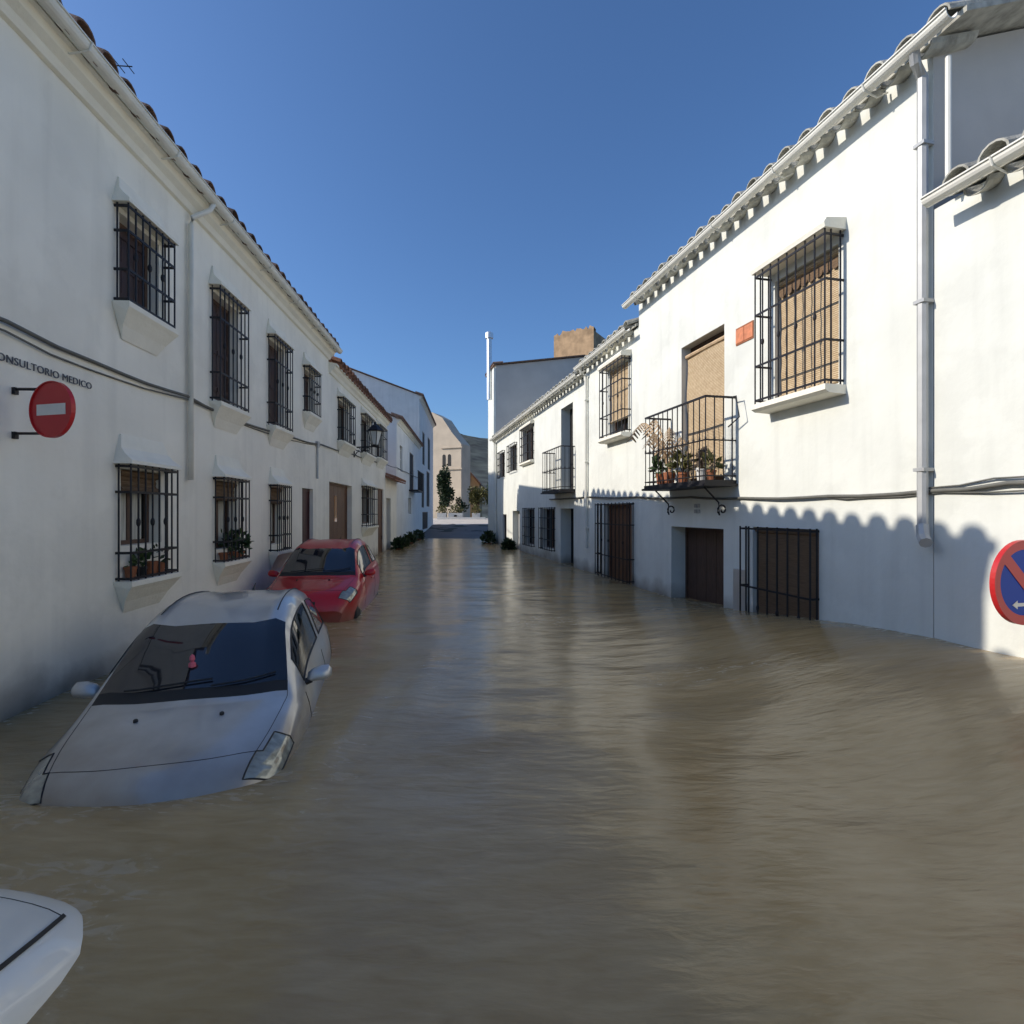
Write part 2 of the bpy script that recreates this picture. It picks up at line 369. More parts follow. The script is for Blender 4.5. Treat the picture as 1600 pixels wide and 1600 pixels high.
def window(house, fr, o):
    """one window of a house: casing (the window itself) > pane / shutter / blind, sill, hood, bar, rail"""
    a, b, c, d, r = o['u0'], o['u1'], o['z0'], o['z1'], o['rec']
    f = .045
    mb = MB()
    for (x0, x1, y0, y1) in ((a, a+f, c, d), (b-f, b, c, d), (a+f, b-f, c, c+f), (a+f, b-f, d-f, d)):
        mb.box(fr, x0, x1, -r-.03, -r+.015, y0, y1)
    kind = o.get('fill', 'glass')
    if kind in ('glass', 'curtain'):
        mb.box(fr, (a+b)/2-.025, (a+b)/2+.025, -r-.028, -r+.012, c+f, d-f)
    win = part('window', mb, o.get('frame', 'frame'), house, label=o.get('label'))
    if kind == 'shutter':
        mid = (a+b)/2
        for (x0, x1) in ((a+f, mid-.004), (mid+.004, b-f)):
            k = 3; wd = (x1-x0)/k
            m2 = MB()
            for i in range(k): m2.box(fr, x0+i*wd+.003, x0+(i+1)*wd-.003, -r-.02, -r+.006, c+f, d-f)
            m2.box(fr, x0, x1, -r-.03, -r-.012, c+f, d-f)
            for zz in (.14, .5, .86): m2.box(fr, x0+.01, x1-.01, -r, -r+.018, c+(d-c)*zz-.03, c+(d-c)*zz+.03)
            part('shutter', m2, o.get('mat', 'shutter'), win)
    else:
        mid = (a+b)/2
        for (x0, x1) in ((a+f, mid-.02), (mid+.02, b-f)):
            m2 = MB(); m2.box(fr, x0, x1, -r-.024, -r-.012, c+f, d-f); part('pane', m2, 'glass', win)
        if kind == 'curtain':
            m2 = MB(); k = 9
            for (x0, x1) in ((a+f+.06, mid-.03), (mid+.05, mid+.05+(b-mid)*.5)):
                vs = []
                for i in range(k):
                    u = x0+(x1-x0)*i/(k-1); v = -r-.009+.007*math.sin(i*1.9)+.008
                    vs += [fr.P(u, v, c+f), fr.P(u, v, d-f)]
                m2.add(vs, [(2*i, 2*i+2, 2*i+3, 2*i+1) for i in range(k-1)])
            part('curtain', m2, 'curtain', win)
    if 'blind' in o:
        bz, bv, bm = o['blind']; m2 = MB()
        zz = d-(d-c)*bz; k = 10
        vs = [];
        for i in range(k+1):
            z = zz+(d-.03-zz)*i/k
            for j in range(5):
                u = a+.03+(b-a-.06)*j/4
                vs.append(fr.P(u, bv+.006*math.sin(i*2.1+j)+.004*math.sin(j*1.3), z))
        m2.add(vs, [(i*5+j, i*5+j+1, (i+1)*5+j+1, (i+1)*5+j) for i in range(k) for j in range(4)])
        m2.tube([fr.P(a+.02, bv+.01, zz), fr.P(b-.02, bv+.01, zz)], .028, 8)
        part('blind', m2, bm, win)
        m3 = MB(); m3.tube([fr.P(a+.02, bv, d-.04), fr.P(b-.02, bv, d-.04)], .035, 8); part('blind_roller', m3, bm, win)
        if o.get('valance'):
            m4 = MB(); k = 8
            for i in range(k):
                u = a+.03+(b-a-.06)*(i+.5)/k; hw = (b-a-.06)/k/2
                pts = [fr.P(u-hw, bv+.03, d-.10), fr.P(u+hw, bv+.03, d-.10)] + [fr.P(u+hw*math.cos(t), bv+.03, d-.17-.06*math.sin(t)) for t in [math.pi*q/6 for q in range(7)]]
                m4.add(pts, [tuple(range(len(pts)))])
            part('valance', m4, 'blind_dark', win)
    g = o.get('grille')
    if g:
        grille(win, fr, g)
        A, B = fr.u(g['Y0'])-.035, fr.u(g['Y1'])+.035; p = g['prot']+.03
        hz = C+g['z1']; sz = C+g['z0']
        if 'hood' in o:
            t = o['hood']      # plaster hood, steep and curved up to the wall
            mb2 = MB()
            prof = [(0, hz), (p, hz), (p, hz+.035), (p*.55, hz+.06+t*.15), (p*.28, hz+.04+t*.45), (p*.1, hz+.03+t), (0, hz+.03+t*1.02)]
            A2, B2 = A, B
            n = len(prof)
            vs = [fr.P(A2+.6*max(0, (z-hz-.04))*.6, v, z) for v, z in prof] + [fr.P(B2-.6*max(0, (z-hz-.04))*.6, v, z) for v, z in prof]
            mb2.add(vs, [tuple(range(n)), tuple(range(2*n-1, n-1, -1))] + [(i, (i+1) % n, n+(i+1) % n, n+i) for i in range(n)])
            part('hood', mb2, o.get('trim', 'trim'), win)
        if o.get('flathood'):
            mb2 = MB(); mb2.prism(fr, [(0, hz), (p, hz), (p+.015, hz+.05), (p-.02, hz+.1), (0, hz+.13)], A, B); part('hood', mb2, 'trim', win)
        if o.get('sill') == 'corbel':
            mb2 = MB(); t = .32
            prof = [(0, sz), (p, sz), (p, sz-.05), (p*.8, sz-.09), (p*.35, sz-.2), (0.005, sz-t)]
            n = len(prof)
            vs = [fr.P(A+.5*max(0, (sz-.05-z)), v, z) for v, z in prof] + [fr.P(B-.5*max(0, (sz-.05-z)), v, z) for v, z in prof]
            mb2.add(vs, [tuple(range(n)), tuple(range(2*n-1, n-1, -1))] + [(i, (i+1) % n, n+(i+1) % n, n+i) for i in range(n)])
            part('sill', mb2, 'trim', win)
        if o.get('sill') == 'slab':
            mb2 = MB(); mb2.prism(fr, [(0, sz), (p, sz), (p, sz-.06), (p-.05, sz-.09), (0, sz-.10)], A, B); part('sill', mb2, 'trim', win)
    return win

def door(house, fr, o):
    a, b, c, d, r = o['u0'], o['u1'], o['z0'], o['z1'], o['rec']
    mb = MB(); f = .05
    for (x0, x1, y0, y1) in ((a, a+f, c, d), (b-f, b, c, d), (a+f, b-f, d-f, d)): mb.box(fr, x0, x1, -r-.04, -r+.03, y0, y1)
    mb.box(fr, a+f, b-f, -r-.035, -r-.012, c, d-f)
    dr = part('door', mb, o.get('mat', 'door_dark'), house, label=o.get('label'))
    k = o.get('planks', 5); wd = (b-a-2*f)/k
    for i in range(k):
        L = d-f-c
        inst('plank', (round(wd, 3), round(L, 3)), lambda mb: mb.prism(None, [(-.01, 0), (.008, 0), (.011, .01), (.011, L-.01), (.008, L), (-.01, L)], -wd/2+.004, wd/2-.004), o.get('mat', 'door_dark'), dr,
             fr.P(a+f+(i+.5)*wd, -r, c), fr.rot)
    m2 = MB(); hu = b-f-.07 if fr is FL else a+f+.07
    m2.tube([fr.P(hu, -r, C-1.0), fr.P(hu, -r+.05, C-1.0), fr.P(hu, -r+.05, C-.9), fr.P(hu, -r, C-.9)], .01)
    part('handle', m2, 'iron', dr)
    if o.get('light'):
        m3 = MB(); m3.box(fr, (a+b)/2-.12, (a+b)/2+.1, -r+.011, -r+.02, C-.25, C+.42); part('door_pane', m3, 'amber', dr)
    return dr

def house(name, label, fr, Y0, Y1, eave, depth=7., pitch=20, ops=(), wallm='plaster_l', base=-1.0, tile='tile_dark', ov=.27, gz=None, gut=.26,
          tiles=True, ends=(.12, .12), gable='same', group=None, cornice=True, soff=False):
    u0, u1 = fr.u(Y0), fr.u(Y1); ez = C+eave
    root = thing(name, label, 'house', fr.P((u0+u1)/2, 0, base), group)
    tp = math.tan(R(pitch)); rz = ez + depth/2*tp
    mb = MB(); front(mb, fr, u0, u1, base, ez, list(ops))
    part('wall', mb, wallm, root, smooth=False, recalc=False)
    mb = MB()       # gables and back
    for u in (u0+.002, u1-.002):
        mb.add([fr.P(u, 0, base), fr.P(u, -depth, base), fr.P(u, -depth, ez), fr.P(u, -depth/2, rz), fr.P(u, 0, ez)], [(0, 1, 2, 3, 4)])
    mb.add([fr.P(u0, -depth, base), fr.P(u1, -depth, base), fr.P(u1, -depth, ez), fr.P(u0, -depth, ez)], [(0, 1, 2, 3)])
    part('end_wall', mb, wallm if gable == 'same' else gable, root, recalc=False)
    # roof slab
    mb = MB(); e0, e1 = u0-ends[0], u1+ends[1]; k = .05
    dv = .06
    prof = [(dv, ez+.03-dv*tp), (dv, ez+.08-dv*tp), (-depth/2, rz+.09), (-depth-.1, ez+.05), (-depth-.1, ez), (-depth/2, rz+.03)]
    mb.prism(fr, prof, e0, e1)
    roof = part('roof', mb, tile, root)
    tz = ez + .05 - ov*tp
    if tiles:
        eave_tiles(roof, fr, e0, e1, ov, tz+(.03 if fr is FL else .0), R(pitch), tile)
    else:
        mb = MB(); n = int((e1-e0)/.25)
        for i in range(n):
            q = MB(); tile_shape(q, .5, .1, .085, R(pitch), True, 5); cz = fr.P(e0+(i+.5)*(e1-e0)/n, ov, tz+.045)
            rm = Matrix.Rotation(fr.rot, 3, 'Z'); mb.add([rm @ p + cz for p in q.v], q.f)
        mb.prism(fr, [(-.05, ez), (ov-.02, tz-.02), (ov-.02, tz+.03), (-.05, ez+.06)], e0, e1)
        part('eave_tiles', mb, tile, roof, kind='stuff')
    if cornice:
        mb = MB()
        mb.prism(fr, [(.0, ez-.24), (.04, ez-.23), (.07, ez-.17), (.13, ez-.13), (.15, ez-.07), (.19, ez-.06), (.19, ez-.015), (0, ez+.02)], u0, u1)
        part('cornice', mb, 'trim', root)
    if gz is not None:
        mb = MB(); g = C+gz+(.025 if fr is FR else 0); r = .062; n = 8
        o_ = [(gut+r*math.cos(math.pi+math.pi*i/n), g+r*math.sin(math.pi+math.pi*i/n)) for i in range(n+1)]
        i_ = [(gut+(r-.006)*math.cos(math.pi+math.pi*i/n), g+.002+(r-.006)*math.sin(math.pi+math.pi*i/n)) for i in range(n, -1, -1)]
        k = max(2, int((e1-e0)/1.2))
        prof = o_ + [(gut+r+.012, g), (gut+r+.012, g+.012), (gut+r-.006, g+.012)] + i_
        mb.prism(fr, prof, e0-.03, e1+.03)
        gt = part('gutter', mb, 'gutter', root)
        for i in range(k):
            inst('gutter_bracket', 0, lambda mb: mb.tube([(0, -gut+.02, -.02), (0, -.10, -.09), (0, -.03, -.074), (0, .05, -.055), (0, r+.012, .01)], .009), 'gutter', gt, fr.P(e0+(i+.6)*(e1-e0)/k, gut, g), fr.rot)
    return root

# ------------------------------------------------------------------ setting: ground, flood water, hill
def ground_h(x, y):
    if y < 18: return -.9
    if y < 42: return -.9 + 1.33*((y-18)/24)
    if y < 55: return .43
    if y < 180: return .40 - (y-55)*.01
    t = min(1, (y-180)/420)
    prof = 84 + 17*math.exp(-((x+95)/75)**2) - .055*max(0, x+30)*1.0 + 10*noise.noise(Vector((x*.012, y*.01, 3))) + 7*noise.noise(Vector((x*.035, y*.035, 8))) + 2.5*noise.noise(Vector((x*.11, y*.11, 2)))
    return -.7 + prof*t**1.1*1.0 if y < 640 else -.7 + prof*(1-.4*min(1, (y-640)/600))
mb = MB()
xs = [-2500, -900, -400] + list(range(-300, 301, 12)) + [400, 900, 2500]; ys = [-2500, -40, -10, 0, 18, 24, 30, 36, 42, 55, 90, 180] + list(range(200, 660, 14)) + [900, 1300, 2500]
nx = len(xs)
mb.add([(x, y, ground_h(x, y)) for y in ys for x in xs], [(j*nx+i, j*nx+i+1, (j+1)*nx+i+1, (j+1)*nx+i) for j in range(7) for i in range(nx-1)])
single('ground', mb, 'street', kind='structure', base=(0, 0, 0), recalc=False)
M['hill'] = mat('scrub_hillside', (.06, .07, .055), .95, var=.8, vscale=.09, bump=.5, bscale=.4, detail=8)
mb = MB()
mb.add([(x, y, ground_h(x, y)) for y in ys[7:] for x in xs], [(j*nx+i, j*nx+i+1, (j+1)*nx+i+1, (j+1)*nx+i) for j in range(len(ys)-8) for i in range(nx-1)])
single('hill', mb, 'hill', kind='structure', base=(0, 0, 0), recalc=False, smooth=True)

def water_h(x, y):
    a = max(0, min(1, 1+(x-4.8+.225*y)/2.6)); a = a*a*(3-2*a)
    b = max(0, min(1, (9.2-y)/5.2)); b = b*b*(3-2*b)
    h = .38*a*b*min(1, max(0, (y+2)/3))
    p = Vector((x*.7, y*1.6, 0))
    h += .016*noise.noise(p) + .009*noise.noise(Vector((x*1.9, y*4.5, 4))) + .004*noise.noise(Vector((x*5, y*11, 9)))
    for (cx, cy, rx, ry, amp) in WAKES:
        q = ((x-cx)/rx)**2 + ((y-cy)/ry)**2
        h += amp*math.exp(-q)
    return h
WAKES = [(-2.3, 2.4, .9, .3, .035), (-1.15, 3.4, .16, .9, .03), (-.8, 4.2, .1, 1.0, .02), (-2.6, 6.7, .7, .25, .03), (-1.9, 2.1, .8, .12, -.02)]
mb = MB()
wx = [-9+.1*i for i in range(171)]
wy = [-4+.25*i for i in range(20)] + [1+.07*i for i in range(130)] + [10.1+.16*i for i in range(70)] + [21.3+.4*i for i in range(20)]
nx = len(wx)
mb.add([(x, y, water_h(x, y)) for y in wy for x in wx], [(j*nx+i, j*nx+i+1, (j+1)*nx+i+1, (j+1)*nx+i) for j in range(len(wy)-1) for i in range(nx-1)])
wat = single('flood_water', mb, 'water', kind='structure', base=(0, 0, 0), smooth=True, recalc=False)
fa = wat.data.attributes.new('foam', 'FLOAT', 'POINT')
def near_box(x, y, cx, cy, yaw, hl, hw):
    dx, dy = x-cx, y-cy; a = abs(dx*math.cos(yaw)+dy*math.sin(yaw))-hl; b = abs(-dx*math.sin(yaw)+dy*math.cos(yaw))-hw
    return math.hypot(max(a, 0), max(b, 0))
vals = []
for v in wat.data.vertices:
    x, y = v.co.x, v.co.y
    dl = abs((Vector((x, y, 0))-FL.O).dot(FL.n)); dr_ = abs((Vector((x, y, 0))-FR.O).dot(FR.n))
    d = min(dl, dr_, near_box(x, y, -2.3, 4.1, R(104.5), 1.58, .64), near_box(x, y, -3.0, 8.4, R(97), 1.5, .62), near_box(x, y, -2.14, .5, R(92), 1.62, .7))
    f = math.exp(-(d/.10)**2)*.55
    for (cx, cy, rx, ry) in ((-1.0, 3.3, .22, 1.5), (-.7, 5.0, .25, 1.2), (-2.6, 6.6, .8, .25), (1.6, 4.6, 1.3, .3), (.4, 7.0, .9, .5), (2.4, 7.6, .8, .4)):
        f = max(f,   .34*math.exp(-((x-cx)/rx)**2-((y-cy)/ry)**2))
    vals.append(f)
fa.data.foreach_set('value', vals)
mb = MB(); xs2 = [-11+.4*i for i in range(36)]; ys2 = [22+.35*i for i in range(62)]; n2 = len(xs2)
mb.add([(x, y, ground_h(x, y)+.02+.10*noise.noise(Vector((x*.55, y*.35, 1)))+.04*noise.noise(Vector((x*1.9, y*1.2, 5)))) for y in ys2 for x in xs2], [(j*n2+i, j*n2+i+1, (j+1)*n2+i+1, (j+1)*n2+i) for j in range(len(ys2)-1) for i in range(n2-1)])
single('road', mb, 'street', kind='structure', base=(0, 0, 0), recalc=False, smooth=True)
# sunlit paved square at the end of the street
mb = MB(); mb.prism(None, [(43, .2), (43, .44), (48.2, .80), (55, .82), (55, .2)], -16, 4)
single('pavement', mb, 'paving', kind='structure', base=(0, 48, .3))

# ------------------------------------------------------------------ left side of the street
def up_w(Y0, Y1, z0, **k):
    return OP(FL, Y0+.07, Y1-.06, z0+.05, 2.88, rec=.13, fill='shutter', hood=.24, sill='corbel',
              grille=dict(Y0=Y0, Y1=Y1, z0=z0, z1=2.93, prot=.13, n=8, rails=(.03, .33 if z0 > 1.8 else .25, .72, .97), knots=(.5,)), **k)
def lo_w(Y0, Y1, oz, **k):
    return OP(FL, Y0+.07, Y1-.06, oz, .42, rec=.14, fill='curtain', hood=.26, sill='corbel', blind=(.26, -.03, 'blind_dark'),
              grille=dict(Y0=Y0, Y1=Y1, z0=-.66, z1=.46, prot=.14, n=8, rails=(.02, .24, .76, .98), knots=(.5,)), **k)
W_L1 = [up_w(4.84, 5.59, 1.99), up_w(6.60, 7.43, 1.43), up_w(8.42, 9.24, 1.43), up_w(10.19, 10.95, 2.0),
        lo_w(4.86, 5.63, -.33), lo_w(6.68, 7.43, -.5), lo_w(8.5, 9.15, -.55)]
D_L1 = [OP(FL, 10.15, 10.84, -2.5, .48, rec=.10, mat='door_red', planks=4)]
L1 = house('white_house', 'long white house on the left with seven barred windows, dark clay eave tiles', FL, 3.42, 12.0, 3.80, ops=W_L1+D_L1, gz=3.78, gut=.25, ends=(.05, .0))
for o in W_L1: window(L1, FL, o)
for o in D_L1: door(L1, FL, o)
mb = MB(); u = FL.u(6.06)
mb.tube([FL.P(u+.12, .25, C+3.73), FL.P(u+.10, .22, C+3.64), FL.P(u+.02, .06, C+3.5), FL.P(u, .05, C+3.4), FL.P(u, .05, C+.38)], .03, 8)
part('downpipe', mb, 'gutter', L1, smooth=True)
mb = MB(); u = FL.u(11.05); mb.tube([FL.P(u, .03, C+1.5), FL.P(u, .03, C+.72)], .022, 6); mb.box(FL, u-.06, u+.06, 0.005, .06, C+1.40, C+1.52); part('conduit', mb, 'pipe_grey', L1)
mb = MB()       # television aerial on the roof
ua = FL.u(6.6); bz = C+5.68
mb.tube([FL.P(ua, -1.75, C+4.3), FL.P(ua, -1.75, bz)], .009, 6)
mb.tube([FL.P(ua, -1.85, bz), FL.P(ua, -.95, bz)], .007, 5)
for i in range(8):
    v = -1.8+i*.115; mb.tube([FL.P(ua-.11, v, bz), FL.P(ua+.11, v, bz)], .006, 5)
part('aerial', mb, 'black', L1)

# unseen neighbour behind the eye, added to cast the shadow line's lower end
L0 = house('low_white_house', 'unseen low white house behind the eye, added for the shadow it casts', FL, -9, 3.415, 2.9, tiles=False, gz=None, ends=(.1, .0), ov=.06, cornice=False)

def l2w(Y0, Y1, z0, z1, **k):
    return OP(FL, Y0+.1, Y1-.1, z0+.08, z1-.04, rec=.14, fill='glass', hood=.2, sill='corbel',
              grille=dict(Y0=Y0, Y1=Y1, z0=z0, z1=z1, prot=.16, n=7, rails=(.03, .3, .7, .97), r=.011), **k)
W_L2 = [l2w(12.75, 14.0, 1.78, 2.88), l2w(15.4, 16.9, 1.8, 2.98), l2w(17.8, 19.2, 1.9, 3.06), l2w(15.5, 17.3, -.45, .80)]
D_L2 = [OP(FL, 12.05, 14.3, -2.5, .72, rec=.16, mat='door_brown', planks=5, light=1), OP(FL, 18.2, 19.3, -2.5, .85, rec=.08, mat='door_brown', planks=4)]
L2 = house('white_house', 'white two-storey house behind the red car with a wide brown door', FL, 12.0, 19.8, 3.5, ops=W_L2+D_L2, tile='tile_red', ends=(0, .1))
for o in W_L2: window(L2, FL, o)
for o in D_L2: door(L2, FL, o)
mb = MB(); mb.box(FL, FL.u(13.2), FL.u(19.6), -2.6, -1.3, C+3.7, C+4.65); part('attic', mb, 'plaster_l', L2)
mb = MB(); mb.lathe(FL.P(FL.u(12.4), -.35, C+3.45), [(.13, 0), (.13, .55), (.19, .6), (.19, .66), (.05, .78)], 12); part('chimney', mb, 'pot_white', L2)
mb = MB(); mb.tube([FL.P(FL.u(13.6), -.5, C+3.5), FL.P(FL.u(13.6), -.5, C+4.85)], .02, 5); part('mast', mb, 'black', L2)

D_L3 = [OP(FL, 19.95, 21.0, -2.5, .55, rec=.3, mat='door_dark', planks=3)]
L3 = house('low_annexe', 'single-storey white annexe with a pinkish tiled eave beyond the brown doors', FL, 19.82, 22.6, 1.35, depth=5, ops=D_L3, tile='tile_red', tiles=False, ov=.4, cornice=False)
for o in D_L3: door(L3, FL, o)
W_L4 = [OP(FL, 27.2, 29.0, 1.2, 3.2, rec=.05, fill='shutter', mat='black'), OP(FL, 26.6, 27.9, -.1, .75, rec=.15, fill='glass', frame='frame_w'), OP(FL, 23.6, 24.5, 1.9, 3.1, rec=.1, fill='shutter', mat='frame_w')]
L4 = house('white_house', 'white house with one dark iron balcony, beyond the low annexe', FL, 22.6, 32.0, 4.15, ops=W_L4, wallm='plaster_b', tiles=False)
for o in W_L4: window(L4, FL, o)
mb = MB(); mb.box(FL, FL.u(26.9), FL.u(29.3), .002, .5, C+1.1, C+1.18); bal = part('balcony', mb, 'iron', L4)
for i in range(13):
    inst('bar', ('v', 1., .015), lambda m_: m_.tube([(0, 0, 0), (0, 0, 1.)], .015, 5), 'iron', bal, FL.P(FL.u(26.95)+i*.19, .47, C+1.18))
mb = MB(); mb.box(FL, FL.u(26.9), FL.u(29.3), .45, .49, C+2.16, C+2.2); part('handrail', mb, 'iron', bal)
W_L5 = [OP(FL, 34, 35.6, 3.2, 5.4, rec=.05, fill='shutter', mat='black'), OP(FL, 38, 40, 3.2, 5.6, rec=.05, fill='shutter', mat='black'),
        OP(FL, 33.5, 35.2, .3, 2.6, rec=.05, fill='shutter', mat='black'), OP(FL, 37, 39.5, .4, 3.0, rec=.05, fill='shutter', mat='black'), OP(FL, 34, 38, -1.2, .0, rec=.05, fill='shutter', mat='black')]
L5 = house('tall_white_house', 'tall three-storey bluish-white house at the far left end of the street', FL, 32.0, 43, 7.3, depth=10, ops=W_L5, wallm='plaster_b', tiles=False, base=-1.0)
for o in W_L5: window(L5, FL, o)

# ------------------------------------------------------------------ right side of the street
W_R1 = [OP(FR, 5.56, 6.50, 1.40, 2.92, rec=.15, fill='glass', blind=(.97, -.07, 'blind'), valance=True, flathood=True, sill='slab',
           grille=dict(Y0=5.50, Y1=6.56, z0=1.36, z1=3.02, prot=.24, n=9, ns=2, rails=(.03, .29, .68, .97), knots=(.46,), r=.009)),
        OP(FR, 5.82, 6.90, -2.4, -.2, rec=.12, fill='glass', blind=(1.0, -.05, 'blind_dark'),
           grille=dict(Y0=5.82, Y1=7.0, z0=-2.3, z1=-.19, prot=.12, n=8, rails=(.33, .62, .985), knots=(.5,), r=.011))]
D_R1 = [OP(FR, 7.5, 8.63, .46, 2.76, rec=.2, mat='frame', planks=4), OP(FR, 7.52, 8.95, -2.5, -.25, rec=.3, mat='door_dark', planks=5)]
R1 = house('white_house', 'sunlit white house on the right with a plant-filled balcony and straw blinds', FR, 4.58, 10.15, 4.16, ops=W_R1+D_R1, wallm='plaster_r', tile='tile_pale', ov=.2, gz=4.07, gut=.26, cornice=False, ends=(.32, .06), gable='shaded_grey_render')  # shade on the gable is put into its grey colour
for o in W_R1: window(R1, FR, o)
dR = [door(R1, FR, o) for o in D_R1]
# straw blind hung over the balcony door
mb = MB(); a, b = D_R1[0]['u0']+.03, D_R1[0]['u1']-.03; zt, zb = C+2.60, C+.55; vs_ = []
for i in range(15):
    for j in range(7): vs_.append(FR.P(a+(b-a)*j/6, -.09+.012*math.sin(i*.9+j*.6)+.03*i/14*0, zt+(zb-zt)*i/14))
mb.add(vs_, [(i*7+j, i*7+j+1, (i+1)*7+j+1, (i+1)*7+j) for i in range(14) for j in range(6)])
part('door_blind', mb, 'blind', dR[0]); mb = MB(); mb.tube([FR.P(a, -.08, zt), FR.P(b, -.08, zt)], .035, 8); part('blind_roller', mb, 'straw', dR[0])
# balcony
def balcony(h, Y0, Y1, z, prot, n, hr=1.17, scroll=True):
    a, b = FR.u(Y0), FR.u(Y1); zs = C+z
    mb = MB(); mb.box(FR, a-.02, b+.02, .003, prot+.02, zs-.05, zs); mb.box(FR, a-.05, b+.05, .004, prot+.05, zs-.085, zs-.05)
    bl = part('balcony', mb, 'iron' , h)
    for i in range(n):
        inst('baluster', ('v', hr), lambda m_: (m_.tube([(0, 0, 0), (0, 0, hr)], .0085), m_.lathe((0, 0, hr*.5), [(.006, -.05), (.016, 0), (.006, .05)], 6)), 'iron', bl, FR.P(a+(b-a)*i/(n-1), prot, zs))
    for u in (a, b):
        for k in range(3): inst('baluster', ('v', hr), None, 'iron', bl, FR.P(u, prot*(k+.4)/3.4, zs))
    W = b-a
    for zz in (hr, hr*.48, .06):
        mb = MB(); th = .014 if zz == hr else .009
        mb.box(FR, a-.01, b+.01, prot-.012, prot+.012, zs+zz-th, zs+zz+th)
        for u in (a, b): mb.box(FR, u-.012, u+.012, 0, prot-.012, zs+zz-th, zs+zz+th)
        part('handrail' if zz == hr else 'rail', mb, 'iron', bl)
    if scroll:
        for u in (a+.12, b-.25):
            pts = [FR.P(u, prot-.05, zs-.09)]
            pts += [FR.P(u, prot-.05-t*(prot-.16), zs-.09-.30*t) for t in (.25, .5, .75)]
            for k in range(14):
                t = k/13; ang = -.6-t*7.5; rr = .095*(1-t*.8)
                pts.append(FR.P(u, .13+rr*math.cos(ang+math.pi*.5)*.9, zs-.42-rr*math.sin(ang+math.pi*.5)))
            mb = MB(); mb.tube(pts, .012, 6); part('bracket', mb, 'iron', bl)
    return bl
bal1 = balcony(R1, 7.25, 8.97, .45, .48, 13)
mb = MB()    # clothes-line arm at the near end of the balcony
q = FR.u(7.25)
mb.tube([FR.P(q, .12, C+1.61), FR.P(q-.17, .12, C+1.60), FR.P(q-.24, .12, C+1.30), FR.P(q, .12, C+1.20)], .01, 5); part('drying_arm', mb, 'iron', bal1)
# pipes, meter hatch, vent
def rpipe(h, Y, v, zt, zb, r, m, name='downpipe', top=True, clamps=True):
    mb = MB(); u = FR.u(Y); pts = []
    if top: pts = [FR.P(u-.06, .24, C+zt+.16), FR.P(u-.04, .2, C+zt+.08)]
    pts += [FR.P(u, v, C+zt), FR.P(u, v, C+zb)]
    mb.tube(pts, r, 8)
    for z in (zt-.6, (zt+zb)/2, zb+.5) if clamps else (): mb.box(FR, u-.05, u+.05, 0.0, v+r+.006, C+z-.015, C+z+.015)
    return part(name, mb, m, h, smooth=False)
rpipe(R1, 4.62, .07, 3.9, -.12, .042, 'pipe_grey')
mb = MB(); u = FR.u(4.62); mb.tube([FR.P(u, .07, C-.12), FR.P(u-.03, .10, C-.22), FR.P(u-.10, .16, C-.27)], .05, 8); part('pipe_shoe', mb, 'pipe_grey', R1)
rpipe(R1, 4.42, .05, 3.92, 2.86, .022, 'gutter', top=False, clamps=False)
mb = MB(); mb.box(FR, FR.u(7.03), FR.u(7.28), .004, .02, C-1.45, C-.8); part('meter_hatch', mb, 'galv', R1)
mb = MB(); uu = FR.u(8.1)
for i in range(2):
    for j in range(2): mb.box(FR, uu+i*.09, uu+i*.09+.06, .002, .016, C-.02+j*.09, C+.04+j*.09)
part('vent', mb, 'pipe_grey', R1)

R0 = house('low_white_house', 'lower white house at the right edge behind the no-parking sign', FR, -4, 4.575, 2.70, wallm='plaster_r', tile='tile_pale', ov=.2, gz=2.64, gut=.26, cornice=False, ends=(.1, -.17))

W_R2 = [OP(FR, 10.62, 11.55, 1.72, 3.15, rec=.15, fill='glass', blind=(.8, -.04, 'blind'), flathood=True, sill='slab',
           grille=dict(Y0=10.5, Y1=11.65, z0=1.64, z1=3.2, prot=.2, n=7, ns=2, rails=(.03, .3, .7, .97), knots=(.5,), r=.010))]
D_R2 = [OP(FR, 10.45, 11.85, -2.4, .16, rec=.15, mat='door_brown', planks=4)]
R2 = house('narrow_white_house', 'narrow white house with a caged brown doorway between two downpipes', FR, 10.15, 12.95, 3.68, ops=W_R2+D_R2, wallm='plaster_r', tile='tile_pale', ov=.2, gz=3.60, gut=.26, cornice=False, ends=(-.02, .05))
for o in W_R2: window(R2, FR, o)
dd = [door(R2, FR, o) for o in D_R2][0]
grille(dd, FR, dict(Y0=10.35, Y1=12.0, z0=-1.46, z1=.2, prot=.16, n=10, ns=2, rails=(.03, .3, .72, .98), knots=(.5,), r=.012))
rpipe(R2, 12.85, .06, 3.4, -.9, .035, 'gutter')

def r3w(Y0, Y1, z0, z1, **k):
    return OP(FR, Y0+.1, Y1-.1, z0+.05, z1-.05, rec=.14, fill='glass', grille=dict(Y0=Y0, Y1=Y1, z0=z0, z1=z1, prot=.12, n=7, rails=(.02, .25, .5, .75, .98), r=.013), **k)
W_R3 = [r3w(17.9, 19.5, 1.83, 3.1, flathood=True, sill='slab'), r3w(20.4, 21.8, 1.65, 2.8), r3w(22.7, 23.9, 1.55, 2.75),
        r3w(15.5, 16.9, -1.2, .15), r3w(17.8, 19.1, -1.22, .15), OP(FR, 22.4, 23.2, -1.3, -.1, rec=.1, fill='glass')]
D_R3 = [OP(FR, 13.95, 14.95, .62, 3.0, rec=.3, mat='black', planks=3), OP(FR, 13.9, 15.0, -2.4, .1, rec=.35, mat='black', planks=3), OP(FR, 20.0, 21.2, -2.4, .05, rec=.25, mat='pipe_grey', planks=3)]
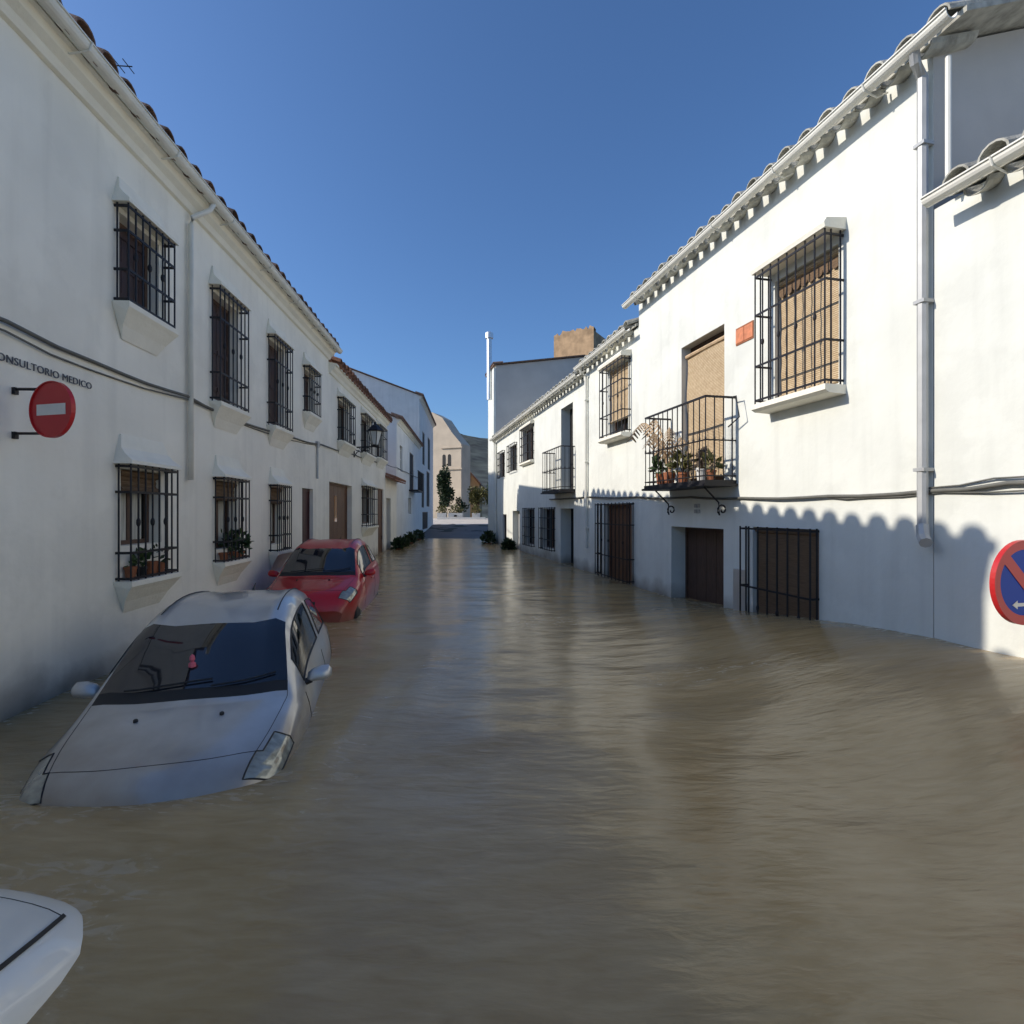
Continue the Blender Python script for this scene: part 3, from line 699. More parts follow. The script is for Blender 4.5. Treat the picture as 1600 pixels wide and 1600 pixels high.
R3 = house('long_white_house', 'long white house at the far right with a small black balcony and black grilles', FR, 12.95, 24.8, 3.53, ops=W_R3+D_R3, wallm='plaster_r', tile='tile_pale', ov=.2, gz=3.45, gut=.26, cornice=False, ends=(-.02, .0))
for o in W_R3: window(R3, FR, o)
for o in D_R3: door(R3, FR, o)
balcony(R3, 13.8, 15.5, .62, .4, 11, hr=1.15, scroll=False)
rpipe(R3, 24.55, .06, 3.3, -1.4, .05, 'gutter')

R4 = house('tall_grey_house', 'taller house with a grey blank gable behind the far right houses', FR, 24.82, 26.9, 7.1, depth=9, pitch=9, wallm='plaster_r', tile='tile_dark', gable='shaded_grey_render', tiles=False, cornice=False, base=-1, ov=.15)
mb = MB(); mb.lathe(FR.P(FR.u(25.6), .18, C+5.6), [(.13, 0), (.13, 3.05), (.2, 3.06), (.2, 3.32), (.02, 3.42)], 10); part('flue_pipe', mb, 'galv', R4, smooth=False)
mb = MB(); mb.box(FR, FR.u(24.82), FR.u(25.3), .003, .10, -1, C+7.0); part('pilaster', mb, 'plaster_r', R4)

# stone tower up behind the roofs
tw = thing('stone_tower', 'brown stone castle tower rising behind the right-hand roofs', 'tower', (6.6, 48, -1))
TR = Matrix.Translation((6.5, 47.5, 0)) @ Matrix.Rotation(R(-32), 4, 'Z') @ Matrix.Translation((-6.5, -47.5, 0))
mb = MB(); mb.box(None, 4.6, 8.5, 45.5, 49.5, -1, C+15.9); mb.v = [TR @ p for p in mb.v]
part('shaft', mb, 'stone', tw)
rg = random.Random(3); x = 4.4; crown = MB()
vs = []; n = 22
for i in range(n+1):
    xx = 4.6+3.9*i/n
    vs += [(xx, 45.503, C+15.85), (xx, 45.503, C+16.0+rg.uniform(.0, .42)), (xx, 46, C+16.0+rg.uniform(0, .3)), (xx, 46, C+15.85)]
crown.add(vs, [(4*i+a, 4*i+4+a, 4*i+4+(a+1) % 4, 4*i+(a+1) % 4) for i in range(n) for a in range(4)])
crown.v = [TR @ p for p in crown.v]
part('ruined_parapet', crown, 'stone', tw)

# far end of the street
def prismY(poly, y0, y1):      # polygon in x,z extruded along y
    mb = MB(); n = len(poly)
    mb.add([(x, y0, z) for x, z in poly] + [(x, y1, z) for x, z in poly], [tuple(range(n)), tuple(range(2*n-1, n-1, -1))] + [(i, (i+1) % n, n+(i+1) % n, n+i) for i in range(n)])
    return mb
def far(px, py, Y): return ((px-800)/800*Y, C+(800-py)/800*Y)
ch = thing('stone_church', 'pale stone gabled building with two arched windows closing the street', 'church', (-7.5, 56, .6))
Yc = 56
CR = Matrix.Translation((-5.2, Yc, 0)) @ Matrix.Rotation(R(-22), 4, 'Z') @ Matrix.Translation((5.2, -Yc, 0))
_pY = prismY
def prismY(*a):
    m_ = _pY(*a); m_.v = [CR @ p for p in m_.v]; return m_
part('wall', prismY([far(628, 815, Yc), far(720, 815, Yc), far(720, 693, Yc), far(704, 675, Yc), far(686, 650, Yc), far(668, 640, Yc), far(640, 640, Yc), far(628, 640, Yc)], Yc, Yc+2.2), 'stone_pale', ch)
mb = prismY([far(684, 699, Yc-.12), far(722, 699, Yc-.12), far(722, 697, Yc-.12), far(684, 697, Yc-.12)], Yc-.14, Yc+.02); part('string_course', mb, 'stone_pale', ch)
mb = prismY([far(680, 733, Yc-.12), far(722, 733, Yc-.12), far(722, 731, Yc-.12), far(680, 731, Yc-.12)], Yc-.14, Yc+.02); part('string_course', mb, 'stone_pale', ch)
for px in (689.3, 699):
    x, zb = far(px, 727, Yc); hw = .19; zt = zb+1.1
    poly = [(x-hw, zb), (x+hw, zb)] + [(x+hw*math.cos(t), zt+hw*math.sin(t)) for t in [math.pi*i/6 for i in range(7)]]
    wn = part('window', prismY(poly, Yc-.03, Yc+.02), 'black', ch)
prismY = _pY
oh = thing('ochre_house', 'small ochre house with a sloping roof below the hillside', 'house', (-4.6, 64, .4))
part('wall', prismY([far(712, 815, 64), far(749, 815, 64), far(749, 756, 64), far(735, 740, 64), far(720, 728, 64), far(712, 734, 64)], 64, 70), 'ochre', oh)
part('roof', prismY([far(751, 757, 64), far(736, 740, 64), far(720, 727.5, 64), far(720, 725.5, 64), far(736, 738, 64), far(751, 755, 64)], 63.6, 70.4), 'tile_red', oh)
x, z = far(722, 748, 63.9); mb = MB(); mb.box(None, x, x+.5, 63.93, 64.01, z, z+.9); part('window', mb, 'black', oh)

# ------------------------------------------------------------------ planters and greenery at the end of the street
mb = MB(); mb.box(None, far(683, 0, 48.2)[0], far(758, 0, 48.2)[0], 48.3, 48.6, .3, 1.0); single('low_wall', mb, 'pot_white', 'low sunlit white kerb wall across the end of the street', 'wall')
for i, (px, wpx, lab) in enumerate(((690, 14, 'leftmost of the white block planters on the sunlit square'), (711.5, 22, 'wide white planter with a dark square hole on the square'), (743.5, 12, 'white planter nearest the far right corner of the street'))):
    Y = 49; x, z = far(px, 812, Y); W = wpx/800*Y; mb = MB()
    mb.prism(None, [(Y, .8), (Y+.8, .8), (Y+.85, 1.4), (Y-.05, 1.4)], x-W/2, x+W/2)
    o = thing('planter', lab, 'planter', (x, Y+.4, .8), 'white planters on the square'); part('trough', mb, 'pot_white', o)
    mb = MB(); mb.box(None, x-W/2+.06, x+W/2-.06, Y+.06, Y+.74, 1.35, 1.42); part('soil', mb, 'bark', o)
    if i == 1: mb = MB(); mb.box(None, x-.12, x+.14, Y-.06, Y+.1, 1.05, 1.22); part('hole', mb, 'black', o)
    mb = MB(); mb.leaves((x, Y+.4, 1.65), (W*.5, .5, .45), 300, .2, seed=i+30); part('plant', mb, 'leaf_y', o, recalc=False)
def tree(label, x, y, z, h, crown, m, seed, n, size, name='small_tree', cat='tree', lean=.2):
    o = thing(name, label, cat, (x, y, z)); rg = random.Random(seed)
    mb = MB(); top = Vector((x+lean, y, z+h*.8)); b = Vector((x, y, z))
    mb.tube([b, b.lerp(top, .5)+Vector((.06, 0, 0)), top], [.09, .065, .03], 7)
    for k in range(5):
        s_ = b.lerp(top, .45+.1*k); e = s_ + Vector((rg.uniform(-1, 1)*crown[0]*.7, rg.uniform(-1, 1)*crown[1]*.7, crown[2]*rg.uniform(.3, .8))); mb.tube([s_, e], [.035, .012], 5)
    part('trunk', mb, 'bark', o)
    mb = MB()
    for k in range(9):
        c = Vector((x+lean+rg.uniform(-.5, .5)*crown[0], y+rg.uniform(-.5, .5)*crown[1], z+h+rg.uniform(-.5, .5)*crown[2]))
        mb.leaves(c, (crown[0]*rg.uniform(.35, .62), crown[1]*.55, crown[2]*rg.uniform(.25, .5)), n//8, size, seed=seed+k)
    part('crown', mb, m, o, recalc=False)
tree('dark tall creeper climbing the wall at the far left corner', -6.7, 51, .8, 2.9, (.75, .7, 2.6), 'leaf_d', 5, 3200, .26, 'climbing_shrub', 'shrub', 0)
tree('crooked dark shrub in front of the pale stone wall', -5.5, 51, .8, 1.4, (.7, .5, .9), 'leaf_d', 9, 600, .2, 'crooked_shrub', 'shrub', .5)
tree('olive-green small tree in front of the ochre house', -3.5, 50.6, .8, 2.3, (1.1, .9, 1.0), 'leaf_y', 12, 2000, .22)
tree('grey-green tree at the far right corner beside the tall house', -2.0, 51, .8, 2.7, (.8, .8, 1.5), 'leaf', 15, 1800, .22, 'slender_tree')
def pot_plant(name, label, cat, loc, pr, ph, potm, leafm, rad, n, size, seed, group=None, lift=.0, stems=0):
    o = thing(name, label, cat, loc, group); L = Vector(loc)
    mb = MB(); mb.lathe(L, [(pr*.7, 0), (pr*.92, ph*.8), (pr*1.05, ph*.8), (pr*1.05, ph), (pr*.88, ph), (pr*.85, ph*.85)], 12); part('pot', mb, potm, o)
    mb = MB(); mb.leaves(L+Vector((0, 0, ph+rad[2]*.7+lift)), rad, n, size, seed=seed, up=.6); part('foliage', mb, leafm, o, recalc=False)
    if stems:
        mb = MB(); rg = random.Random(seed)
        for k in range(stems): mb.tube([L+Vector((0, 0, ph*.9)), L+Vector((rg.uniform(-.5, .5)*rad[0], rg.uniform(-.5, .5)*rad[1], ph+rad[2]+lift))], [.012, .006], 5)
        part('stem', mb, 'bark', o)
    return o
for i, (Y, v, s, lab) in enumerate(((20.6, .4, .7, 'bushy potted plant by the dark annexe door'), (22.3, .35, .55, 'small potted plant left of the white house wall'), (24.2, .4, .8, 'large leafy pot along the far left wall'), (27.5, .45, .8, 'farthest leafy pot along the left wall'))):
    p = FL.P(FL.u(Y), v, -.17); pot_plant('potted_plant', lab, 'potted plant', p, .2*s, .3*s, 'terracotta', 'leaf_d', (.34*s, .34*s, .3*s), 420, .15, 50+i, 'pots along the left wall', stems=3)
for i, (Y, v, s, lab) in enumerate(((24.4, .45, .75, 'bushy green pot plant standing at the far right corner'), (20.6, .3, .5, 'dark round plant in the water by the grey door'))):
    p = FR.P(FR.u(Y), v, -.2); pot_plant('potted_plant', lab, 'potted plant', p, .24*s, .3*s, 'terracotta', 'leaf_d', (.4*s, .4*s, .42*s), 500, .16, 70+i, 'pots along the right wall', stems=3)

# window-sill pots, left house
sz = C-.66
for (Y, pr, ph, pm, lm, n, lab) in ((4.98, .055, .13, 'terracotta', 'leaf', 0, 'empty terracotta pot at the near end of the lower sill'),
                                    (5.14, .05, .11, 'black', 'leaf', 60, 'dark pot with a light green plant between terracotta pots'),
                                    (5.30, .062, .15, 'terracotta', 'leaf', 14, 'tall terracotta pot in the middle of the lower sill'),
                                    (5.44, .055, .13, 'terracotta', 'leaf_d', 20, 'terracotta pot at the far end of the lower sill')):
    pot_plant('flower_pot', lab, 'flower pot', FL.P(FL.u(Y), .06, sz), pr, ph, pm, lm, (.08, .08, .1), max(n, 3), .07, int(Y*100), 'pots on the first lower sill')
for (Y, pr, ph, n, lab) in ((6.82, .06, .12, 8, 'terracotta pot behind the second lower grille'), (7.12, .06, .11, 160, 'bushy green plant behind the second lower grille'), (7.3, .055, .1, 90, 'small leafy plant at the far end of the second sill')):
    pot_plant('flower_pot', lab, 'flower pot', FL.P(FL.u(Y), .07, sz), pr, ph, 'terracotta', 'leaf_d' if n > 100 else 'leaf', (.12, .09, .16), n, .085, int(Y*100), 'pots on the second lower sill')
# balcony plants, right house
bz = C+.45
def BP(Y, v): return FR.P(FR.u(Y), v, bz)
pot_plant('potted_plant', 'terracotta pot with green leaves at the far corner of the balcony', 'potted plant', BP(8.72, .33), .09, .2, 'terracotta', 'leaf', (.12, .12, .15), 150, .11, 101, 'plants on the balcony', stems=3)
pot_plant('potted_plant', 'terracotta pot with olive leaves in the middle of the balcony', 'potted plant', BP(8.1, .3), .09, .17, 'terracotta', 'leaf_y', (.17, .14, .16), 150, .1, 102, 'plants on the balcony', stems=3)
pot_plant('potted_plant', 'pale pot with straggly stems at the near part of the balcony', 'potted plant', BP(7.62, .3), .08, .2, 'pot_white', 'bark', (.13, .12, .16), 80, .09, 103, 'plants on the balcony', stems=5)
pot_plant('potted_plant', 'small terracotta pot at the near corner of the balcony', 'potted plant', BP(7.38, .3), .07, .15, 'terracotta', 'leaf_y', (.10, .1, .12), 70, .09, 104, 'plants on the balcony', stems=2)
o = thing('dry_palm', 'dried straw-coloured palm fronds drooping over the balcony rail', 'plant', BP(8.45, .33))
mb = MB(); mb.lathe(BP(8.45, .33), [(.07, 0), (.1, .17), (.1, .2), (.08, .2)], 12); part('pot', mb, 'terracotta', o)
for k, (du, dv, hh) in enumerate(((.75, .32, .95), (.55, .12, 1.0), (-.35, .2, .75), (-.65, .1, .55), (.2, .3, .7))):
    st = BP(8.45, .33)+Vector((0, 0, .18)); pts = []
    for i in range(11):
        t = i/10; pts.append(st + FR.d*du*t + FR.n*dv*t + Vector((0, 0, hh*math.sin(t*2.35)*.95)))
    mb = MB(); mb.tube(pts, [.012*(1-.07*i) for i in range(11)], 5)
    for i in range(3, 11):
        for s_ in (-1, 1):
            for q in (0, .5):
                p = pts[i-1].lerp(pts[i], q); e = p + FR.d*(.03*s_+du*.06) + FR.n*(.08*s_) + Vector((0, 0, -.10)); w_ = (pts[i]-pts[i-1])*.35
                mb.add([p, p+w_, e+w_*.4, e], [(0, 1, 2, 3)])
    part('frond', mb, 'straw', o, recalc=False)

# ------------------------------------------------------------------ signs, lettering, lamp, cables
def disc(mb, r0, r1, y0, y1, n=40, sx=1.0):
    vs = []
    for y in (y0, y1):
        for r in (r0, r1):
            for k in range(n): vs.append((sx*r*math.cos(2*math.pi*k/n), y, r*math.sin(2*math.pi*k/n)))
    fs = []
    for k in range(n):
        j = (k+1) % n
        fs += [(k, j, n+j, n+k), (2*n+k, 3*n+k, 3*n+j, 2*n+j), (n+k, n+j, 3*n+j, 3*n+k), (k, 2*n+k, 2*n+j, j)]
    mb.add(vs, fs)
def at(mb, m4): mb.v = [m4 @ p for p in mb.v]; return mb
c = Vector((-3.345, 3.72, C+.745)); yaw = R(-14)
ns = thing('no_entry_sign', 'round red no-entry sign on two arms at the left wall', 'sign', c)
m4 = Matrix.Translation(c) @ Matrix.Rotation(yaw, 4, 'Z')
mb = MB(); disc(mb, .001, .2, -.002, .012); part('plate', at(mb, m4), 'red_paint', ns)
mb = MB(); disc(mb, .1995, .206, -.012, .018); part('rim', at(mb, m4), 'red_paint', ns)
mb = MB(); mb.box(None, -.138, .138, -.006, -.0025, -.040, .040); part('bar', at(mb, m4), 'white_paint', ns)
for zz in (.162, -.165):
    mb = MB(); mb.tube([m4 @ Vector((.05, .022, zz)), m4 @ Vector((-.18, .022, zz)), Vector((-3.672, 3.78, c.z+zz))], .011, 6); mb.box(None, -3.685, -3.655, 3.765, 3.795, c.z+zz-.04, c.z+zz+.012); part('arm', mb, 'iron', ns)
c = Vector((3.60, 3.6, C-.495)); yaw = R(14)
np_ = thing('no_parking_sign', 'round blue and red no-parking sign cut by the right edge', 'sign', c)
m4 = Matrix.Translation(c) @ Matrix.Rotation(yaw, 4, 'Z')
mb = MB(); disc(mb, .001, .29, 0, .012, 48); part('plate', at(mb, m4), 'blue_paint', np_)
mb = MB(); disc(mb, .232, .292, -.005, .0, 48); part('ring', at(mb, m4), 'red_paint', np_)
mb = MB(); disc(mb, .2915, .298, -.014, .02, 48); part('rim', at(mb, m4), 'red_paint', np_)
mb = MB(); s_ = .0275
mb.add([(-.175-s_, -.004, .175-s_+.0), (-.175+s_, -.004, .175+s_), (.175+s_, -.004, -.175+s_), (.175-s_, -.004, -.175-s_)], [(0, 1, 2, 3)]); mb.add([(p.x, -.0005, p.z) for p in mb.v[:4]], [(0, 3, 2, 1)])
part('slash', at(mb, m4), 'red_paint', np_)
mb = MB(); poly = [(-.115, -.155), (-.065, -.125), (-.065, -.143), (.065, -.143), (.065, -.167), (-.065, -.167), (-.065, -.185)]
mb.add([(x, -.003, z) for x, z in poly] + [(x, -.0006, z) for x, z in poly], [tuple(range(7)), tuple(range(13, 6, -1))]); part('arrow', at(mb, m4), 'white_paint', np_)
for zz in (.15, -.15):
    mb = MB(); mb.tube([m4 @ Vector((-.05, .024, zz)), m4 @ Vector((.2, .024, zz)), Vector((4.02, 3.62, c.z+zz))], .012, 6); part('arm', mb, 'iron', np_)

cu = bpy.data.curves.new('lettering', 'FONT'); cu.body = 'CONSULTORIO MEDICO'; cu.size = .080; cu.extrude = .003; cu.space_character = 1.05
tmp = bpy.data.objects.new('lettering_tmp', cu); COL.objects.link(tmp); bpy.context.view_layer.update()
me = bpy.data.meshes.new_from_object(tmp.evaluated_get(bpy.context.evaluated_depsgraph_get())); bpy.data.objects.remove(tmp)
me.materials.clear(); me.materials.append(M['ink'])
xs_ = [v.co.x for v in me.vertices]; sc_ = (FL.u(4.53)-FL.u(3.57))/(max(xs_)-min(xs_))
mx = Matrix(((FL.d.x, 0, FL.n.x, 0), (FL.d.y, 0, FL.n.y, 0), (0, 1, 0, 0), (0, 0, 0, 1)))
me.transform(mx @ Matrix.Diagonal((sc_, 1, 1, 1)))
o = link('wall_lettering', me); o.location = FL.P(FL.u(3.57), .016, C+1.085); o['label'] = 'dark CONSULTORIO MEDICO lettering on the left wall above the no-entry sign'; o['category'] = 'lettering'

pq = thing('tile_plaque', 'orange ceramic plaque on the white wall beside the big barred window', 'plaque', FR.P(FR.u(7.05), .01, C+2.35))
a, b = FR.u(6.88), FR.u(7.23)
mb = MB(); mb.box(FR, a, b, .001, .014, C+2.34, C+2.58); part('backing', mb, 'terracotta', pq)
for i in range(2):
    w_ = (b-a)/2; mb = MB(); mb.box(FR, a+i*w_+.006, a+(i+1)*w_-.006, .014, .02, C+2.365, C+2.555); part('tile', mb, 'plaque', pq)

sl = thing('street_lamp', 'black iron lantern on a scrolled wall bracket over the brown door', 'lamp', FL.P(FL.u(14.5), .02, C+1.8))
u = FL.u(14.5); mb = MB()
mb.tube([FL.P(u, .02, C+1.55), FL.P(u, .02, C+2.05)], .018, 6); mb.tube([FL.P(u, .02, C+1.83), FL.P(u, .6, C+1.86)], .02, 6)
mb.tube([FL.P(u, .03, C+1.6)]+[FL.P(u, .05+.25*t, C+1.6+.2*t+.06*math.sin(t*6)) for t in (.2, .4, .6, .8, 1)], .014, 6)
for k in range(3): mb.tube([FL.P(u, .12+.14*k+.06*math.cos(t), C+1.78+.045*math.sin(t)) for t in [i*.7 for i in range(9)]], .01, 5)
part('bracket', mb, 'iron', sl)
lc = FL.P(u, .6, C+1.9)
mb = MB(); mb.lathe(lc, [(.09, 0), (.10, .03), (.19, .38)], 6); part('glass', mb, 'lampglass', sl)
mb = MB(); mb.lathe(lc, [(.24, .38), (.25, .41), (.12, .54), (.05, .58), (.02, .66)], 6); part('cap', mb, 'iron', sl)
mb = MB(); mb.lathe(lc, [(.03, -.06), (.1, -.02), (.1, .012), (.02, .014)], 6)
for k in range(6):
    t = k*math.pi/3; mb.tube([lc+Vector((.1*math.cos(t), .1*math.sin(t), .02)), lc+Vector((.195*math.cos(t), .195*math.sin(t), .39))], .012, 4)
part('lantern_frame', mb, 'iron', sl)

def cable(name, label, fr, pts, r, v=.03):
    mb = MB(); P3 = []
    for (Y0, z0), (Y1, z1) in zip(pts, pts[1:]):
        n = max(2, int((Y1-Y0)/.35))
        for i in range(n):
            t = i/n; Y = Y0+(Y1-Y0)*t
            P3.append(fr.P(fr.u(Y), v + .012*math.sin(Y*2.3), C + z0+(z1-z0)*t - .018*math.sin(t*math.pi) + .006*noise.noise(Vector((Y*3, r*50, 0)))))
    P3.append(fr.P(fr.u(pts[-1][0]), v, C+pts[-1][1]))
    mb.tube(P3, r, 6); single(name, mb, 'cable', label, 'cable', smooth=True)
cable('wall_cable', 'thick grey cable running the length of the left facades', FL, [(2.2, 1.40), (3.68, 1.37), (4.6, 1.335), (6.0, 1.36), (7.2, 1.31), (9.5, 1.39), (11.3, 1.49), (14.5, 1.62), (17, 1.70), (19.8, 1.83), (22.6, 1.95), (26, 2.0), (32, 2.1)], .016)
cable('wall_cable', 'thin second cable sagging just below the thick one on the left wall', FL, [(2.2, 1.32), (3.68, 1.30), (4.5, 1.255), (6.03, 1.33), (8.5, 1.29), (11.3, 1.46)], .008, .02)
cable('wall_cable', 'thick bundled cable along the shadow line of the right wall', FR, [(1.5, .23), (3.2, .235), (4.0, .225), (4.55, .19), (5.65, .175), (7.1, .195), (8.3, .24), (10.2, .3), (12.8, .38), (16, .4)], .02)
cable('wall_cable', 'thin upper cable on the right wall by the edge of the frame', FR, [(1.5, .30), (3.4, .295), (4.1, .27), (4.6, .215)], .008, .025)
cable('wall_cable', 'thin lower cable on the right wall near the grey downpipe', FR, [(1.5, .17), (3.4, .18), (4.5, .17), (5.2, .15), (5.7, .165)], .008, .028)

# ------------------------------------------------------------------ cars
def cr(p0, p1, p2, p3, t):
    return .5*((2*p1)+(-p0+p2)*t+(2*p0-5*p1+4*p2-p3)*t*t+(-p0+3*p1-3*p2+p3)*t**3)
def spline_rows(rows, subs):
    out = []; n = len(rows)
    for i in range(n-1):
        a, b, c_, d = rows[max(0, i-1)], rows[i], rows[i+1], rows[min(n-1, i+2)]
        for k in range(subs[i]):
            t = k/subs[i]; out.append([cr(a[q], b[q], c_[q], d[q], t) for q in range(len(b))])
    out.append(list(rows[-1])); return out
#        x     zt    zedge wr    zsho  wsho  zmid  wmid  zsill bow
HATCH = [(.00, .50, .49, .50, .46, .60, .40, .62, .22, .16),
         (.04, .66, .645, .54, .60, .68, .46, .72, .20, .20),
         (.14, .79, .765, .58, .70, .74, .50, .78, .19, .22),
         (.42, .875, .845, .64, .78, .775, .54, .82, .18, .16),
         (.78, .955, .925, .685, .84, .79, .56, .84, .18, .13),
         (.92, .995, .975, .69, .865, .795, .56, .845, .18, .13),
         (1.22, 1.215, 1.195, .635, .885, .80, .57, .85, .18, .12),
         (1.56, 1.45, 1.42, .575, .905, .80, .57, .85, .18, .10),
         (2.05, 1.575, 1.525, .56, .925, .80, .57, .85, .18, .04),
         (2.60, 1.58, 1.53, .555, .945, .80, .58, .85, .18, .0),
         (3.15, 1.50, 1.455, .54, .965, .79, .58, .845, .18, -.04),
         (3.42, 1.33, 1.30, .56, .965, .775, .58, .83, .19, -.07),
         (3.66, 1.07, 1.05, .60, .94, .75, .58, .80, .20, -.10),
         (3.80, .90, .88, .60, .84, .71, .56, .77, .22, -.12),
         (3.86, .62, .61, .56, .58, .66, .50, .70, .25, -.12)]
SUB = [3]*len(HATCH)
def car(name, label, loc, rotz, s, paint, details=True, pitch=0, lamps=True, gap=.003):
    root = thing(name, label, 'car', loc, None, rotz or 1e-4)
    root.scale = (s, s, s); root.rotation_euler = (0, pitch, rotz)
    rows = spline_rows(HATCH, SUB); NS = len(rows)
    TS = (2, 3, 5, 3, 3)
    grid = []
    for r in rows:
        x, zt, ze, wr, zs, ws, zm, wm, z0, bow = r
        ctl = [(wm-.06, z0), (wm, zm), (ws, zs), (wr, ze), (wr*.55, zt-.012), (0, zt), (-wr*.55, zt-.012)]
        pts = []
        pr = [(wm-.06, z0-.1)] + ctl
        for i in range(5):
            for k in range(TS[i]):
                t = k/TS[i]; a, b, c_, d = pr[i], pr[i+1], pr[i+2], pr[i+3]
                if i in (2,): a = (2*b[0]-c_[0]*.9-.1*b[0], 2*b[1]-c_[1])      # keep the shoulder and roof rail fairly crisp
                pts.append((cr(a[0], b[0], c_[0], d[0], t), cr(a[1], b[1], c_[1], d[1], t)))
        pts.append((0, zt))
        half = [(x+bow*(y/.8)**2, y, z) for y, z in pts]
        full = half + [(p[0], -p[1], p[2]) for p in reversed(half[:-1])]
        grid.append(full)
    NT = len(grid[0]); H = sum(TS)
    def st(i): return sum(SUB[:i])
    T = [0]
    for q in TS: T.append(T[-1]+q)         # T[2] shoulder, T[3] roof edge, T[5] centre line
    buckets = {}
    def bucket(k, i, j): buckets.setdefault(k, []).append((i, j))
    for i in range(NS-1):
        for j in range(NT-1):
            tj = j if j < H else NT-2-j
            k = 'body'
            side = 'r' if j < H else 'l'
            if st(5) <= i < st(7) and tj >= T[3]:
                k = 'windshield' if (st(5) < i and i < st(7)-0 and tj > T[3]-1) else 'seal'
                if i == st(5): k = 'seal'
            elif st(6)+1 <= i < st(11)-1 and T[2]+1 <= tj < T[3]-1 and i not in (st(8)+2,):
                k = 'window_%s_%d' % (side, 0 if i < st(8)+2 else 1)
            elif st(5)+2 <= i < st(6)+1 and T[2]+1 <= tj < T[3]-1:
                k = 'window_%s_0' % side if i > st(6)-1 else 'body'
            elif st(11) <= i < st(12)+2 and tj >= T[3]+1: k = 'rear_window'
            elif st(1)+1 <= i < st(3) and T[2]-1 <= tj < T[3]-(0 if i < st(2)+1 else 1) and lamps: k = 'headlight_'+side
            elif i < st(1) and tj >= T[4]+1: k = 'grille'
            elif st(12)+2 <= i < st(14) and T[2]-1 <= tj < T[2]+2: k = 'tail_'+side
            bucket(k, i, j)
    names = {'body': ('body', paint), 'windshield': ('windscreen', 'carglass'), 'seal': ('windscreen_seal', 'rubber'), 'rear_window': ('rear_window', 'carglass'), 'grille': ('radiator_grille', 'rubber'),
             'headlight_r': ('headlight', 'lens'), 'headlight_l': ('headlight', 'lens'), 'tail_r': ('tail_light', 'redcar'), 'tail_l': ('tail_light', 'redcar')}
    for k, cells in buckets.items():
        used = {}; mb = MB(); vs = []; fs = []
        for i, j in cells:
            f = []
            for (a, b) in ((i, j), (i+1, j), (i+1, j+1), (i, j+1)):
                if (a, b) not in used: used[(a, b)] = len(vs); vs.append(grid[a][b])
                f.append(used[(a, b)])
            fs.append(tuple(f))
        mb.add(vs, fs)
        if k == 'body':
            n = len(mb.v); mb.add(grid[0], [tuple(range(NT))]); mb.add(grid[-1], [tuple(range(NT-1, -1, -1))])
        nm, mm = names.get(k, ('side_window', 'carglass'))
        pt = part(nm, mb, mm, root, smooth=True, recalc=False)
        if nm in ('headlight', 'side_window', 'tail_light'):      # rubber seal round each lens and window
            nxt = {}; cs = set(cells)
            for i, j in cells:
                for (a, b, di, dj) in (((i, j), (i+1, j), 0, -1), ((i+1, j), (i+1, j+1), 1, 0), ((i+1, j+1), (i, j+1), 0, 1), ((i, j+1), (i, j), -1, 0)):
                    if (i+di, j+dj) not in cs: nxt[a] = b
            a0 = next(iter(nxt)); loop = [a0]
            while nxt.get(loop[-1]) not in (None, a0) and len(loop) < 400: loop.append(nxt[loop[-1]])
            mb = MB(); mb.tube([grid[i][j] for i, j in loop+[a0, loop[1]]], .006 if nm != 'side_window' else .010, 5); part('seal', mb, 'rubber', pt)
    def gp(i, j, off=.003):
        p = Vector(grid[i][j]); c_ = Vector((p.x, 0, .7)); return p + (p-c_).normalized()*off
    # panel gaps and roof strips
    def line(nm, pts, r_):
        mb = MB(); mb.tube(pts, r_, 4); part(nm, mb, 'rubber', root)
    for J in (lambda t: t, lambda t: NT-1-t):
        line('panel_gap', [gp(i, J(T[3]), -.001) for i in range(st(2)+1, st(5)+1)], gap)
        for i in (st(6)-1, st(8)+2, st(10)+1): line('panel_gap', [gp(i, J(t), -.001) for t in range(1, T[2]+1)], .0045)
        line('roof_strip', [gp(i, J(T[3]+1), .001) for i in range(st(7)+1, st(10)+2)], .006)
    line('panel_gap', [gp(st(2)+1, j, -.001) for j in range(T[3], NT-T[3])], .003)
    # bumper
    for sg in (1, -1):      # mirrors
        mb = MB()
        prof = [(0, 0), (.02, .055), (.06, .085), (.11, .08), (.14, .04), (.13, -.02), (.05, -.045), (.01, -.03)]
        vs = []
        for q, (dy, sc) in enumerate(((0, .55), (.04, .85), (.11, 1.), (.17, .9), (.2, .45))):
            for (px, pz) in prof: vs.append((1.38+(px-.06)*sc*.9+dy*.1, sg*(.80+dy), .955+pz*sc+dy*.12))
        n = len(prof); fs = [tuple(range(n)), tuple(range(4*n, 5*n))]
        for q in range(4):
            for k in range(n): fs.append((q*n+k, q*n+(k+1) % n, (q+1)*n+(k+1) % n, (q+1)*n+k))
        mb.add(vs, fs); mr = part('door_mirror', mb, paint, root, smooth=True)
        mb = MB(); mb.tube([(1.36, sg*.765, .92), (1.38, sg*.83, .94)], .03, 6); part('mirror_arm', mb, 'rubber', mr)
        for xw in (.72, 3.12):
            mb = MB(); n = 20; yw = sg*.72
            vs = []
            for dy in (-.09, -.07, .07, .09):
                rr = .29 if abs(dy) < .08 else .265
                for k in range(n): vs.append((xw+rr*math.cos(2*math.pi*k/n), yw+dy, .29+rr*math.sin(2*math.pi*k/n)))
            fs = [tuple(range(n)), tuple(range(3*n, 4*n))]
            for q in range(3):
                for k in range(n): fs.append((q*n+k, q*n+(k+1) % n, (q+1)*n+(k+1) % n, (q+1)*n+k))
            mb.add(vs, fs); wh = part('wheel', mb, 'rubber', root)
